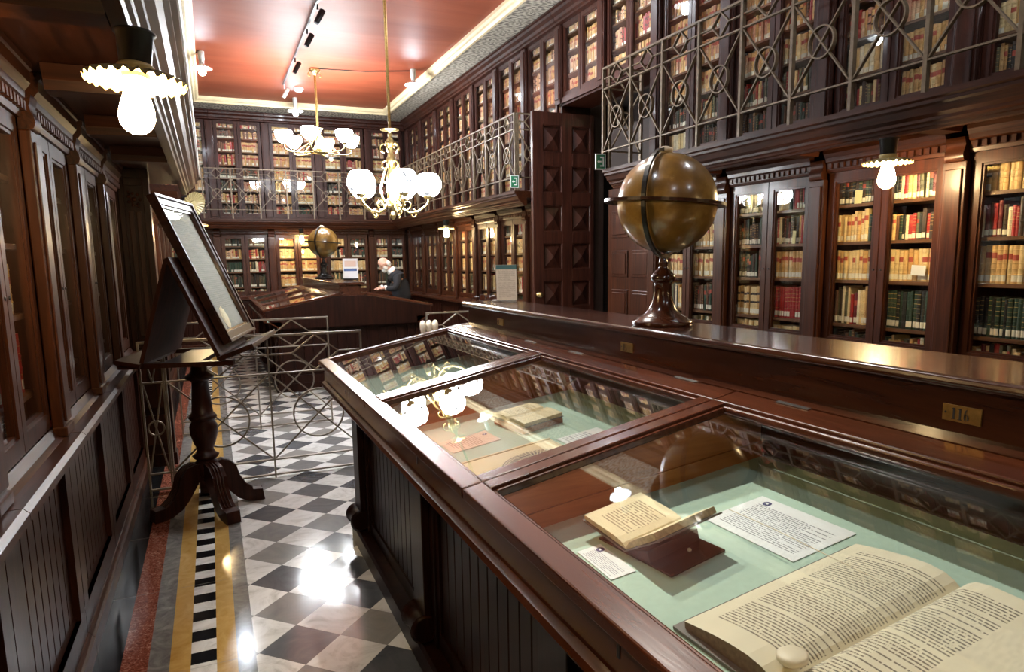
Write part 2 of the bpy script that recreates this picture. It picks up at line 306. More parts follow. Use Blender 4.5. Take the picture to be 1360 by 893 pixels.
# ------------------------------------------------------------------ mesh building
class MB:
    def __init__(s): s.v = []; s.f = []; s.mi = []; s.sm = []; s.cur = 0; s.uv = {}
    def add(s, vs, fs, smooth=False, mi=None):
        o = len(s.v); s.v.extend(vs)
        for f in fs:
            s.f.append([i + o for i in f]); s.mi.append(s.cur if mi is None else mi); s.sm.append(smooth)
    def box(s, x0, x1, y0, y1, z0, z1, mi=None):
        s.add([(x0, y0, z0), (x1, y0, z0), (x1, y1, z0), (x0, y1, z0), (x0, y0, z1), (x1, y0, z1), (x1, y1, z1), (x0, y1, z1)],
              [(0, 3, 2, 1), (4, 5, 6, 7), (0, 1, 5, 4), (1, 2, 6, 5), (2, 3, 7, 6), (3, 0, 4, 7)], mi=mi)
    def hexa(s, bot, top, mi=None):
        s.add(list(bot) + list(top), [(0, 3, 2, 1), (4, 5, 6, 7), (0, 1, 5, 4), (1, 2, 6, 5), (2, 3, 7, 6), (3, 0, 4, 7)], mi=mi)
    def quad(s, a, b, c, d, mi=None, uv=None):
        s.add([a, b, c, d], [(0, 1, 2, 3)], mi=mi)
        if uv: s.uv[len(s.f) - 1] = uv
    def prism(s, prof, axis, t0, t1, smooth=False, mi=None):
        """closed profile (2-D points) swept from t0 to t1 along an axis. axis 'y': (x,z); 'x': (y,z); 'z': (x,y)"""
        def P(a, b, t): return (a, t, b) if axis == 'y' else ((t, a, b) if axis == 'x' else (a, b, t))
        n = len(prof); vs = [P(a, b, t0) for a, b in prof] + [P(a, b, t1) for a, b in prof]
        fs = [(i, (i + 1) % n, n + (i + 1) % n, n + i) for i in range(n)]
        s.add(vs, fs, smooth, mi); s.add([P(a, b, t0) for a, b in prof], [tuple(range(n))[::-1]], False, mi); s.add([P(a, b, t1) for a, b in prof], [tuple(range(n))], False, mi)
    def lathe(s, prof, c=(0, 0, 0), seg=20, smooth=True, mi=None, rot=None, fl=None):
        vs = []; fs = []; n = len(prof)
        for j in range(seg):
            a = 2 * PI * j / seg
            for r, z in prof:
                k = r * (1 + (fl(a) if fl else 0))
                p = Vector((k * math.cos(a), k * math.sin(a), z))
                if rot: p = rot @ p
                vs.append((p.x + c[0], p.y + c[1], p.z + c[2]))
        for j in range(seg):
            k = (j + 1) % seg
            for i in range(n - 1):
                fs.append((j * n + i, k * n + i, k * n + i + 1, j * n + i + 1))
        s.add(vs, fs, smooth, mi)
        if prof[0][0] > 1e-4: s.add([vs[j * n] for j in range(seg)], [tuple(range(seg))[::-1]], False, mi)
        if prof[-1][0] > 1e-4: s.add([vs[j * n + n - 1] for j in range(seg)], [tuple(range(seg))], False, mi)
    def sphere(s, r, c, seg=20, rings=12, sx=1, sy=1, sz=1, mi=None):
        prof = [(max(1e-5, r * math.sin(PI * i / rings)), -r * math.cos(PI * i / rings)) for i in range(rings + 1)]
        o = len(s.v); s.lathe(prof, (0, 0, 0), seg, True, mi)
        for i in range(o, len(s.v)):
            x, y, z = s.v[i]; s.v[i] = (x * sx + c[0], y * sy + c[1], z * sz + c[2])
    def tube(s, pts, r, seg=8, smooth=True, mi=None, closed=False):
        pts = [Vector(p) for p in pts]; n = len(pts); rr = r if isinstance(r, (list, tuple)) else [r] * n
        vs = []; up = None
        for i, p in enumerate(pts):
            if closed: t = pts[(i + 1) % n] - pts[i - 1]
            else: t = pts[min(i + 1, n - 1)] - pts[max(i - 1, 0)]
            t.normalize()
            if up is None:
                up = Vector((0, 0, 1)) if abs(t.z) < 0.9 else Vector((1, 0, 0))
            a = t.cross(up); a.normalize(); b = a.cross(t); b.normalize(); up = b
            for k in range(seg):
                w = 2 * PI * k / seg
                q = p + a * (rr[i] * math.cos(w)) + b * (rr[i] * math.sin(w)); vs.append(tuple(q))
        fs = []
        for i in range(n if closed else n - 1):
            j = (i + 1) % n
            for k in range(seg): fs.append((i * seg + k, i * seg + (k + 1) % seg, j * seg + (k + 1) % seg, j * seg + k))
        s.add(vs, fs, smooth, mi)
        if not closed:
            s.add(vs[:seg], [tuple(range(seg))[::-1]], False, mi); s.add(vs[-seg:], [tuple(range(seg))], False, mi)
    def bar(s, p, q, w, h, mi=None, nrm=(1, 0, 0)):
        """flat bar from p to q; h = depth along nrm, w = width across"""
        p, q, nn = Vector(p), Vector(q), Vector(nrm); t = (q - p).normalized(); a = t.cross(nn).normalized() * (w / 2); b = nn.normalized() * (h / 2)
        c = [p - a - b, p + a - b, p + a + b, p - a + b, q - a - b, q + a - b, q + a + b, q - a + b]
        s.add([tuple(x) for x in c], [(0, 3, 2, 1), (4, 5, 6, 7), (0, 1, 5, 4), (1, 2, 6, 5), (2, 3, 7, 6), (3, 0, 4, 7)], mi=mi)
    def xf(s, mat, start=0):
        for i in range(start, len(s.v)):
            p = mat @ Vector(s.v[i]); s.v[i] = (p.x, p.y, p.z)
    def mesh(s, name, mats):
        me = bpy.data.meshes.new(name); me.from_pydata(s.v, [], s.f)
        for m in (mats if isinstance(mats, (list, tuple)) else [mats]): me.materials.append(m)
        me.polygons.foreach_set('material_index', s.mi); me.polygons.foreach_set('use_smooth', s.sm)
        if s.uv:
            ul = me.uv_layers.new(name='UVMap')
            for fi, uv in s.uv.items():
                for li, c in zip(me.polygons[fi].loop_indices, uv): ul.data[li].uv = c
        me.update()
        return me
    def build(s, name, mats, parent=None, loc=None, rot=None, bevel=0.0, label=None):
        o = bpy.data.objects.new(name, s.mesh(name, mats)); COL.objects.link(o)
        if parent is not None: o.parent = parent
        if loc is not None: o.location = loc
        if rot is not None: o.rotation_euler = rot
        if bevel:
            b = o.modifiers.new('Bevel', 'BEVEL'); b.width = bevel; b.segments = 2; b.limit_method = 'ANGLE'; b.angle_limit = 0.7
        if label: o['label'] = label
        return o

def tag(o, label, cat, group=None):
    o['label'] = label; o['category'] = cat
    if group: o['group'] = group
    return o
def thing(name, label, cat, loc=(0, 0, 0), rz=0.0, group=None):
    o = bpy.data.objects.new(name, None); COL.objects.link(o); o.location = loc; o.rotation_euler = (0, 0, rz); o.empty_display_size = 0.1
    return tag(o, label, cat, group)
def struct(o): o['kind'] = 'structure'; return o
def kids(o): return [c for c in ALLKIDS.get(o.name, [])]
ALLKIDS = {}
def scan(o):
    ALLKIDS[o.name] = list(o.children)
    for c in o.children: scan(c)
def dup(o, parent=None):
    c = o.copy(); COL.objects.link(c)
    if parent is not None: c.parent = parent
    for ch in ALLKIDS.get(o.name, []): dup(ch, c)
    return c

# ------------------------------------------------------------------ the room
XL, XR, YB, ZC = -0.6, 3.8, 13.95, 4.36
CX = 1.585
YN = -3.2
b = MB(); b.box(-1.1, 4.9, YN, 14.5, -0.1, 0.0); struct(b.build('floor', M['floor']))
# red ceiling field, its moulding and the stencilled band round it
b = MB(); b.box(-1.1, 4.9, YN, 14.5, ZC + 0.03, ZC + 0.13); struct(b.build('ceiling', M['ceiling']))
FX0, FX1, FY1 = -0.05, 3.22, 13.05
b = MB()
for i in range(34):
    y0, y1 = YN + i * 0.51, min(14.3, YN + (i + 1) * 0.51)
    if y1 <= y0: break
    b.quad((FX1, y0, ZC), (FX1, y1, ZC), (4.2, y1, ZC), (4.2, y0, ZC), uv=[(0.0, y0 + 9), (0.0, y1 + 9), (1.6, y1 + 9), (1.6, y0 + 9)])
    b.quad((-1.0, y0, ZC), (-1.0, y1, ZC), (FX0, y1, ZC), (FX0, y0, ZC), uv=[(-0.6, y0), (-0.6, y1), (1.0, y1), (1.0, y0)])
for i in range(8):
    x0, x1 = FX0 + i * (FX1 - FX0) / 8, FX0 + (i + 1) * (FX1 - FX0) / 8
    b.quad((x0, FY1, ZC), (x0, 14.3, ZC), (x1, 14.3, ZC), (x1, FY1, ZC), uv=[(0, x0), (1.6, x0), (1.6, x1), (0, x1)])
struct(b.build('ceiling_border', M['frieze']))
def mould_prof(): return [(-0.075, 0.03), (-0.075, -0.01), (-0.05, -0.03), (-0.02, -0.035), (0.0, -0.06), (0.035, -0.06), (0.05, -0.03), (0.05, 0.03)]
b = MB(); b.prism([(FX1 + x, ZC + z) for x, z in mould_prof()], 'y', YN, FY1 + 0.05, mi=0); struct(b.build('trim_1', M['cream']))
b = MB(); b.prism([(FX0 - x, ZC + z) for x, z in mould_prof()], 'y', YN, FY1 + 0.05, mi=0); struct(b.build('trim_2', M['cream']))
b = MB(); b.prism([(FY1 + x, ZC + z) for x, z in mould_prof()], 'x', FX0 - 0.05, FX1 + 0.05, mi=0); struct(b.build('trim_3', M['cream']))
b = MB(); b.box(4.17, 4.35, YN, 5.30, 0, ZC + 0.03); b.box(4.17, 4.35, 7.14, 14.5, 0, ZC + 0.03); b.box(4.17, 4.35, 5.30, 7.14, 3.36, ZC + 0.03)
struct(b.build('wall_right', M['wall']))
b = MB(); b.box(-1.1, -0.97, YN, 14.5, 0, ZC + 0.03); struct(b.build('wall_left', M['wall']))
b = MB(); b.box(-1.1, 4.9, 14.33, 14.5, 0, ZC + 0.03); struct(b.build('wall_back', M['wall']))
b = MB(); b.box(-1.1, 4.9, YN - 0.12, YN, 0, ZC + 0.13); struct(b.build('wall_front', M['wall']))
# passage behind the doorway
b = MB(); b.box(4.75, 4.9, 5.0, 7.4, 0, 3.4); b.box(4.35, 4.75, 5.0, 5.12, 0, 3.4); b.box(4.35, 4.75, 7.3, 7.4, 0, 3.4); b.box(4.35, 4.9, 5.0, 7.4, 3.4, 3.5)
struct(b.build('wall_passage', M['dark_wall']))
# door jambs, lintel underside
b = MB(); b.box(3.80, 4.17, 7.145, 7.19, 0, 3.33); b.box(3.80, 4.17, 5.335, 5.395, 0, 3.33); b.box(3.80, 4.17, 5.335, 7.19, 3.315, 3.335)
b.box(3.78, 3.84, 5.335, 5.41, 0, 2.28)
struct(b.build('trim_4', M['wood_dark']))

# ------------------------------------------------------------------ bookcases
P = 0.935
def panel_door(b, x0, x1, z0, z1, y, st=0.045, th=0.03, rail=0.06):
    """frame of a glazed door, front at y"""
    b.box(x0, x0 + st, y, y + th, z0, z1); b.box(x1 - st, x1, y, y + th, z0, z1)
    b.box(x0 + st, x1 - st, y, y + th, z0, z0 + rail); b.box(x0 + st, x1 - st, y, y + th, z1 - rail, z1)
    # inner bead
    e = 0.012
    b.box(x0 + st, x0 + st + e, y + 0.008, y + th, z0 + rail, z1 - rail); b.box(x1 - st - e, x1 - st, y + 0.008, y + th, z0 + rail, z1 - rail)
    b.box(x0 + st + e, x1 - st - e, y + 0.008, y + th, z0 + rail, z0 + rail + e); b.box(x0 + st + e, x1 - st - e, y + 0.008, y + th, z1 - rail - e, z1 - rail)

LOW_SH = [0.93, 1.14, 1.43, 1.68, 1.92]
LOW_TOP = 2.15
UP_SH = [2.49, 2.72, 2.94, 3.17, 3.41, 3.65, 3.89, 4.075]
UP_TOP = 4.26
DX = [(0.075, P / 2 - 0.004), (P / 2 + 0.004, P - 0.075)]

def lower_unit():
    t = thing('lower_bookcase', 'x', 'bookcase', group='glazed bookcases at floor level')
    W, W2 = M['wood_v'], M['wood_x']
    b = MB(); D = 0.345
    b.box(0.004, P - 0.004, D - 0.015, D, 0.1, 2.17); b.box(0.03, 0.05, 0.03, D - 0.016, 0.9, 2.15); b.box(P - 0.05, P - 0.03, 0.03, D - 0.016, 0.9, 2.15)
    b.box(0.004, P - 0.004, 0.0, D - 0.016, 2.15, 2.17); b.build('carcass', W, t)
    for z in LOW_SH:
        b = MB(); b.box(0.052, P - 0.052, 0.04, D - 0.02, z - 0.02, z); b.build('shelf', M['wood_shelf'], t)
    b = MB()                                   # lower cupboard with bead boards and ledge
    n = 9
    for i in range(n):
        x0 = 0.09 + i * (P - 0.18) / n; x1 = x0 + (P - 0.18) / n
        b.prism([(x0 + 0.006, -0.006), (x1 - 0.006, -0.006), (x1, 0.004), (x1, 0.012), (x0, 0.012), (x0, 0.004)], 'z', 0.2, 0.82)
    b.box(0.004, P - 0.004, 0.012, 0.03, 0.1, 0.9)
    b.box(0.004, 0.09, -0.03, 0.011, 0.1, 0.9); b.box(P - 0.09, P - 0.004, -0.03, 0.011, 0.1, 0.9)
    b.box(0.09, P - 0.09, -0.03, 0.011, 0.82, 0.9); b.box(0.09, P - 0.09, -0.03, 0.011, 0.1, 0.2)
    b.prism([(-0.03, 0.2), (-0.012, 0.2), (-0.006, 0.225), (0.0, 0.225), (0.0, 0.2)], 'x', 0.09, P - 0.09)
    b.build('lower_panel', M['wood_dark'], t)
    b = MB(); b.prism([(-0.055, 0.0), (-0.055, 0.075), (-0.045, 0.085), (-0.035, 0.1), (0.02, 0.1), (0.02, 0.0)], 'x', 0.002, P - 0.002); b.build('plinth', W2, t)
    b = MB(); b.prism([(-0.03, 0.885), (-0.075, 0.895), (-0.1, 0.905), (-0.1, 0.93), (-0.085, 0.945), (-0.001, 0.945), (-0.001, 0.905), (-0.032, 0.905), (-0.032, 0.885)], 'x', 0.002, P - 0.002)
    b.prism([(-0.04, 0.9455), (-0.02, 0.955), (-0.001, 0.985), (-0.001, 0.9455)], 'x', 0.085, P - 0.085)
    b.build('ledge', W2, t)
    b = MB()                                   # pilaster centred on the left edge of the unit
    b.box(-0.066, 0.066, -0.04, -0.001, 0.95, 2.09); b.box(-0.048, 0.048, -0.05, -0.04, 1.0, 2.05)
    b.box(-0.07, 0.07, -0.052, -0.001, 0.947, 0.985); b.build('pilaster', W, t, bevel=0.006)
    b = MB(); b.prism([(-0.001, 2.0915), (-0.040, 2.0915), (-0.050, 2.10), (-0.056, 2.118), (-0.052, 2.14), (-0.044, 2.155), (-0.040, 2.175), (-0.050, 2.215), (-0.001, 2.215)], 'x', -0.052, 0.052, True)
    b.build('corbel', W2, t)
    b = MB()
    b.prism([(-0.001, 2.132), (-0.012, 2.132), (-0.018, 2.15), (-0.018, 2.19), (-0.034, 2.20), (-0.036, 2.225), (-0.055, 2.25), (-0.058, 2.29), (-0.066, 2.295), (-0.066, 2.318), (-0.001, 2.318)], 'x', 0.062, P - 0.062)
    for i in range(17):
        x = 0.085 + i * 0.0478
        b.box(x, x + 0.026, -0.034, -0.018, 2.155, 2.188)
    b.build('cornice', W2, t)
    for x0, x1 in DX:
        b = MB(); panel_door(b, x0, x1, 0.99, 2.13, 0.0); d = b.build('door', W, t)
        b = MB(); b.box(x0 + 0.046, x1 - 0.046, 0.018, 0.022, 1.051, 2.069); b.build('glass_pane', M['glass'], d)
        s = 1 if x0 < 0.3 else -1
        xk = (x1 - 0.022) if s == 1 else (x0 + 0.022)
        b = MB(); b.lathe([(0.007, 0.0), (0.007, 0.003), (0.003, 0.004)], (0, 0, 0), 10, rot=Matrix.Rotation(PI / 2, 3, 'X')); b.build('keyhole', M['black'], d, loc=(xk, -0.0005, 1.5))
    return t

def upper_unit(short=False):
    t = thing('gallery_bookcase', 'x', 'bookcase', group='glazed bookcases on the gallery')
    W, W2 = M['wood_gallery'], M['wood_gallery']
    z0 = 3.34 if short else 2.405
    b = MB(); D = 0.345
    b.box(0.004, P - 0.004, D - 0.015, D, z0, 4.28); b.box(0.03, 0.05, 0.03, D - 0.016, z0, 4.26); b.box(P - 0.05, P - 0.03, 0.03, D - 0.016, z0, 4.26)
    b.box(0.004, P - 0.004, 0.0, D - 0.016, 4.26, 4.28); b.box(0.004, P - 0.004, 0.0, D - 0.016, z0, z0 + 0.03)
    b.box(0.068, P - 0.068, -0.02, -0.0005, z0, z0 + 0.06); b.build('carcass', W, t)
    for z in UP_SH:
        if z > z0 + 0.05:
            b = MB(); b.box(0.052, P - 0.052, 0.04, D - 0.02, z - 0.016, z); b.build('shelf', M['wood_shelf'], t)
    b = MB(); b.box(-0.066, 0.066, -0.035, -0.022, z0, 4.185); b.box(-0.066, 0.066, -0.022, -0.001, z0 + 0.061, 4.185); b.box(-0.048, 0.048, -0.048, -0.035, z0 + 0.05, 4.15); b.build('pilaster', W, t, bevel=0.005)
    b = MB()
    b.prism([(-0.001, 4.192), (-0.02, 4.192), (-0.05, 4.2), (-0.05, 4.22), (-0.07, 4.235), (-0.075, 4.27), (-0.11, 4.295), (-0.115, 4.325), (-0.135, 4.335), (-0.135, 4.352), (-0.001, 4.352)], 'x', 0.003, P - 0.003)
    b.build('cornice', W2, t)
    for x0, x1 in DX:
        b = MB(); panel_door(b, x0, x1, z0 + 0.062, 4.19, 0.0, 0.042, 0.03, 0.045); d = b.build('door', W, t)
        b = MB(); b.box(x0 + 0.043, x1 - 0.043, 0.018, 0.022, z0 + 0.108, 4.144); b.build('glass_pane', M['glass'], d)
    return t

ORD = ['first', 'second', 'third', 'fourth', 'fifth', 'sixth', 'seventh', 'eighth', 'ninth', 'tenth', 'eleventh', 'twelfth', 'thirteenth', 'fourteenth', 'fifteenth', 'sixteenth', 'seventeenth', 'eighteenth', 'nineteenth', 'twentieth', 'twenty-first', 'twenty-second']
UNITS = []     # (matrix, scale_x, kind, short text, key)
protoL, protoU, protoS = lower_unit(), upper_unit(), upper_unit(True)
bpy.context.view_layer.update()
for q in (protoL, protoU, protoS): scan(q)
used = set()
def put(proto, loc, rz, label, kind, short, key, sx=1.0):
    o = proto if proto.name not in used else dup(proto)
    used.add(proto.name)
    o.location = loc; o.rotation_euler = (0, 0, rz); o.scale = (sx, 1, 1); o['label'] = label
    Mx = Matrix.Translation(loc) @ Matrix.Rotation(rz, 4, 'Z') @ Matrix.Diagonal((sx, 1, 1, 1))
    UNITS.append((Mx, kind, short, key)); return o

# right wall: unit i spans Y 2.52+.935*i .. +.935 ; local x runs towards the camera
Y0 = 2.52
near_lab = {-2: ('lower glazed bookcase on right wall, furthest toward the camera', 'right bookcase nearest camera'),
            -1: ('lower glazed bookcase on right wall cut by the right picture edge', 'bookcase at right edge'),
            0: ('lower glazed bookcase on right wall just behind the lit bulb', 'bookcase behind lit bulb'),
            1: ('lower glazed bookcase on right wall with a long row of red volumes', 'bookcase with red row'),
            2: ('lower glazed bookcase on right wall partly hidden by the large globe', 'bookcase behind large globe')}
for i in (-2, -1, 0, 1, 2):
    put(protoL, (XR, Y0 + P * (i + 1), 0), -PI / 2, near_lab[i][0], 'L', near_lab[i][1], ('R', i))
for i in range(5, 12):
    k = i - 5
    lab = f'lower glazed bookcase under the far right gallery, {ORD[k]} beyond the open panelled door'
    put(protoL, (XR, Y0 + P * (i + 1), 0), -PI / 2, lab, 'L', f'{ORD[k]} bookcase past door', ('R', i))
upn = {-2: ('gallery bookcase high on right wall, out past the right picture edge', 'outermost gallery bookcase'), -1: ('gallery bookcase behind the near railing, cut by the right picture edge', 'gallery bookcase at edge'),
       0: ('gallery bookcase behind the near railing, directly above the lit bulb', 'gallery bookcase above bulb'), 1: ('gallery bookcase behind the near railing, second in from the doorway end', 'gallery bookcase above red row'),
       2: ('gallery bookcase behind the near railing, directly above the large globe', 'gallery bookcase above globe')}
for i in (-2, -1, 0, 1, 2):
    put(protoU, (XR, Y0 + P * (i + 1), 0), -PI / 2, upn[i][0], 'U', upn[i][1], ('RU', i))
put(protoS, (XR, Y0 + P * 4, 0), -PI / 2, 'short gallery bookcase over the doorway, the nearer of two', 'S', 'nearer case over doorway', ('RU', 3))
put(protoS, (XR, Y0 + P * 5, 0), -PI / 2, 'short gallery bookcase over the open panelled door, the farther of two', 'S', 'farther case over door', ('RU', 4))
for i in range(5, 12):
    k = i - 5
    put(protoU, (XR, Y0 + P * (i + 1), 0), -PI / 2, f'gallery bookcase behind the far right railing, {ORD[k]} beyond the doorway', 'U', f'{ORD[k]} far gallery bookcase', ('RU', i))
# back wall
PX = 0.96; BX = [0.15 + PX * i for i in range(-1, 4)]
for k, x in enumerate(BX):
    sx = PX / P if k < 4 else (XR - 0.04 - x) / P
    if k == 4: sx = 0.80
    nm = ['leftmost, beside the left gallery', 'second from the left', 'third from the left, behind the far globe', 'fourth from the left, behind the man', 'rightmost, in the corner'][k]
    put(protoL, (x, YB, 0), 0, f'lower glazed bookcase on the far end wall, {nm}', 'L', f'{ORD[k]} end wall bookcase', ('B', k), sx)
    put(protoU, (x, YB, 0), 0, f'gallery bookcase on the far end wall, {["leftmost", "second from the left", "third from the left", "fourth from the left", "rightmost in the corner"][k]}', 'U', f'{ORD[k]} end gallery bookcase', ('BU', k), sx)
# left wall: local x runs away from the camera
YL0 = 3.10 - 3 * P
for i in range(6):
    nm = ['out past the picture edge', 'cut by the left picture edge', 'nearest one wholly in view', 'second one wholly in view', 'third in view, behind the lectern', 'last before the plain panelled cupboard'][i]
    put(protoL, (XL, YL0 + P * i, 0), PI / 2, f'lower glazed bookcase on left wall, {nm}', 'L', f'{ORD[i]} left wall bookcase', ('LF', i))
YL1 = YL0 + 6 * P + 1.9
for i in range(6):
    put(protoL, (XL, YL1 + P * i, 0), PI / 2, f'lower glazed bookcase on left wall, {ORD[i]} beyond the plain panelled cupboard', 'L', f'{ORD[i]} far left bookcase', ('LF', 6 + i))

# plain panelled cupboard in the left wall
yA = YL0 + 6 * P + 0.22
c = thing('panelled_pier', 'dark panelled wooden pier with carved crest projecting from left wall beyond the bookcases', 'pier', (0, 5.915, 0))
b = MB(); b.box(-0.598, -0.385, 0.055, 0.19, 0.0, 2.318); b.box(-0.595, -0.36, 0.035, 0.19, 0.0, 0.9); b.box(-0.595, -0.35, 0.03, 0.19, 0.9, 0.945); b.box(-0.595, -0.35, 0.03, 0.19, 0.0, 0.1)
b.box(-0.595, -0.555, 0.035, 0.055, 0.95, 2.25); b.box(-0.43, -0.385, 0.035, 0.055, 0.95, 2.25); b.box(-0.555, -0.43, 0.035, 0.055, 2.19, 2.25); b.box(-0.555, -0.43, 0.035, 0.055, 0.95, 1.03); b.build('body', M['wood_dark'], c, bevel=0.004)
b = MB(); b.box(-0.535, -0.50, 0.045, 0.0549, 1.05, 2.0); b.box(-0.485, -0.45, 0.045, 0.0549, 1.05, 2.0); b.build('raised_panel', M['wood_v'], c, bevel=0.004)
b = MB()
for k in range(7): b.sphere(0.012, (-0.4925 + 0.04 * math.cos(k * 2 * PI / 7), 0.052, 2.09 + 0.045 * math.sin(k * 2 * PI / 7)), 8, 6)
b.sphere(0.018, (-0.4925, 0.05, 2.09), 10, 8); b.tube([(-0.53, 0.052, 2.15), (-0.5, 0.046, 2.05), (-0.455, 0.052, 2.03)], 0.007, 6); b.build('carved_crest', M['wood_case'], c)
b = MB(); b.box(-0.555, -0.40, 0.022, 0.0349, 0.18, 0.42); b.box(-0.555, -0.40, 0.022, 0.0349, 0.48, 0.82); b.build('lower_panel', M['wood_v'], c, bevel=0.004)
c = thing('panelled_cupboard', 'tall plain panelled wooden cupboard on left wall behind the lectern', 'cupboard', (XL, yA, 0), PI / 2)
b = MB(); b.box(0.0, 1.60, 0.0, 0.34, 0.1, 2.318); b.box(0.0, 1.60, -0.05, -0.001, 0.0, 0.1); b.build('carcass', M['wood_v'], c)
for i, x0 in enumerate((0.01, 0.54, 1.07)):
    b = MB(); panel_door(b, x0, x0 + 0.52, 0.12, 2.2, -0.03, 0.08, 0.029, 0.12)
    b.box(x0 + 0.08, x0 + 0.44, -0.012, -0.001, 0.24, 2.08); b.prism([(x0 + 0.16, -0.013), (x0 + 0.36, -0.013), (x0 + 0.32, -0.024), (x0 + 0.20, -0.024)], 'z', 0.36, 1.96)
    b.build('door', M['wood_v'], c, bevel=0.004)
b = MB(); b.prism([(-0.031, 2.2), (-0.06, 2.2), (-0.07, 2.24), (-0.09, 2.3), (-0.09, 2.318), (-0.031, 2.318)], 'x', 0.0, 1.60); b.build('cornice', M['wood_x'], c)
# ------------------------------------------------------------------ galleries (balconies)
# right profile in (x,z), swept along y ; front edge at 3.35
def bal_prof(x, s):
    """s=+1: the wall lies at larger x"""
    o = [(0.0, 2.40), (0.0, 2.37), (0.018, 2.362), (0.018, 2.345), (0.035, 2.335), (0.05, 2.30), (0.075, 2.285), (0.078, 2.27), (0.095, 2.262), (0.10, 2.25), (0.112, 2.245), (0.118, 2.232), (0.16, 2.232), (0.16, 2.322)]
    return [(x + s * a, z) for a, z in o]
def balcony(label, prof_x, s, wall_x, y0, y1, beams, axis='y', grp=None):
    t = thing('gallery_balcony', label, 'balcony', (0, 0, 0), 0, 'wooden galleries round the room')
    b = MB(); p = bal_prof(prof_x, s) + [(wall_x, 2.322), (wall_x, 2.40)]
    b.prism(p, axis, y0, y1); b.build('deck', M['wood_y'] if axis == 'y' else M['wood_x'], t)
    for yb in beams:
        b = MB(); xa, xb = sorted((prof_x + s * 0.165, wall_x - s * 0.095))
        if axis == 'y': b.prism([(yb - 0.10, 2.319), (yb - 0.07, 2.27), (yb - 0.06, 2.235), (yb + 0.06, 2.235), (yb + 0.07, 2.27), (yb + 0.10, 2.319)], 'x', xa, xb)
        else: b.prism([(yb - 0.10, 2.319), (yb - 0.07, 2.27), (yb - 0.06, 2.235), (yb + 0.06, 2.235), (yb + 0.07, 2.27), (yb + 0.10, 2.319)], 'y', xa, xb)
        b.build('beam', M['wood_x'] if axis == 'y' else M['wood_y'], t)
    return t
XE, YE, XEL = 3.35, 13.5, -0.035
balcony('wooden gallery along the right wall, near part above the lit bulb', XE, 1, XR, -1.0, 5.52, [Y0 + P * i for i in range(-2, 3)] + [5.28])
balcony('wooden gallery along the right wall, far part beyond the doorway', XE, 1, XR, 7.5, 13.49, [Y0 + P * i for i in range(6, 12)])
balcony('wooden gallery across the far end wall', YE, 1, YB, -0.5, 3.70, BX[1:], 'x')
balcony('wooden gallery along the left wall, near part above the bulb', XEL, -1, XL, -1.0, 7.1, [YL0 + P * i for i in range(0, 6)])
balcony('wooden gallery along the left wall, far part beyond the lectern', XEL - 0.05, -1, XL, 7.9, 13.49, [YL1 + P * i for i in range(0, 6)])
# round nosing on the left gallery edge
b = MB(); b.tube([(XEL - 0.004, -1.0, 2.415), (XEL - 0.004, 7.1, 2.415)], 0.016, 10); tag(b.build('edge_tube', M['grey_tube']), 'long pale round tube along the edge of the near left gallery', 'handrail tube')

# ---- iron railings
ZB, ZM, ZT = 2.56, 3.107, 3.285
def arc(c, r, n, plane):
    out = []
    for i in range(n):
        a = 2 * PI * i / n; u, v = r * math.cos(a), r * math.sin(a)
        out.append((c[0], c[1] + u, c[2] + v) if plane == 'yz' else (c[0] + u, c[1], c[2] + v))
    return out
RB = {}
def ring_mesh(b, r, w, d, nseg=28):
    """flat iron hoop in the local xz plane"""
    vs = []; fs = []
    for i in range(nseg):
        a = 2 * PI * i / nseg
        for rr, yy in ((r - w, -d / 2), (r, -d / 2), (r, d / 2), (r - w, d / 2)): vs.append((rr * math.cos(a), yy, rr * math.sin(a)))
    for i in range(nseg):
        j = (i + 1) % nseg
        for k in range(4): fs.append((i * 4 + k, j * 4 + k, j * 4 + (k + 1) % 4, i * 4 + (k + 1) % 4))
    b.add(vs, fs, False)
def bay_parts(pitch, zb, zm, zt, r, half=False, bw=0.009, bd=0.022):
    """meshes for one bay in the local xz plane, x from 0 to pitch"""
    h = pitch / 2; mz = (zb + zm) / 2; dz = (zm + zt) / 2; n = (0, 1, 0)
    cr = MB(); cr.bar((0.01, 0, zb + 0.01), (pitch - 0.01, 0, zm - 0.01), bw, bd, nrm=n); cr.bar((0.01, 0, zm - 0.01), (pitch - 0.01, 0, zb + 0.01), bw, bd * 0.9, nrm=n)
    rg = MB(); ring_mesh(rg, r, bw, bd * 1.25); rg.xf(Matrix.Translation((h, 0, mz)))
    di = MB(); w = min(0.085, h * 0.45)
    if not half:
        q = [(h, zm + 0.004), (h + w, dz), (h, zt - 0.004), (h - w, dz)]
        for i in range(4): a, c = q[i], q[(i + 1) % 4]; di.bar((a[0], 0, a[1]), (c[0], 0, c[1]), bw, bd, nrm=n)
        di.bar((0.01, 0, dz), (h - w, 0, dz), bw, bd * 0.8, nrm=n); di.bar((h + w, 0, dz), (pitch - 0.01, 0, dz), bw, bd * 0.8, nrm=n)
    else:
        di.bar((h - 0.17, 0, dz), (h, 0, zt - 0.01), bw, bd, nrm=n); di.bar((h, 0, zt - 0.01), (h + 0.17, 0, dz), bw, bd, nrm=n)
        di.bar((h - 0.17, 0, dz), (h, 0, zm + 0.01), bw, bd, nrm=n); di.bar((h, 0, zm + 0.01), (h + 0.17, 0, dz), bw, bd, nrm=n)
        di.bar((0.01, 0, dz), (h - 0.17, 0, dz), bw, bd * 0.8, nrm=n); di.bar((h + 0.17, 0, dz), (pitch - 0.01, 0, dz), bw, bd * 0.8, nrm=n)
    return cr, rg, di
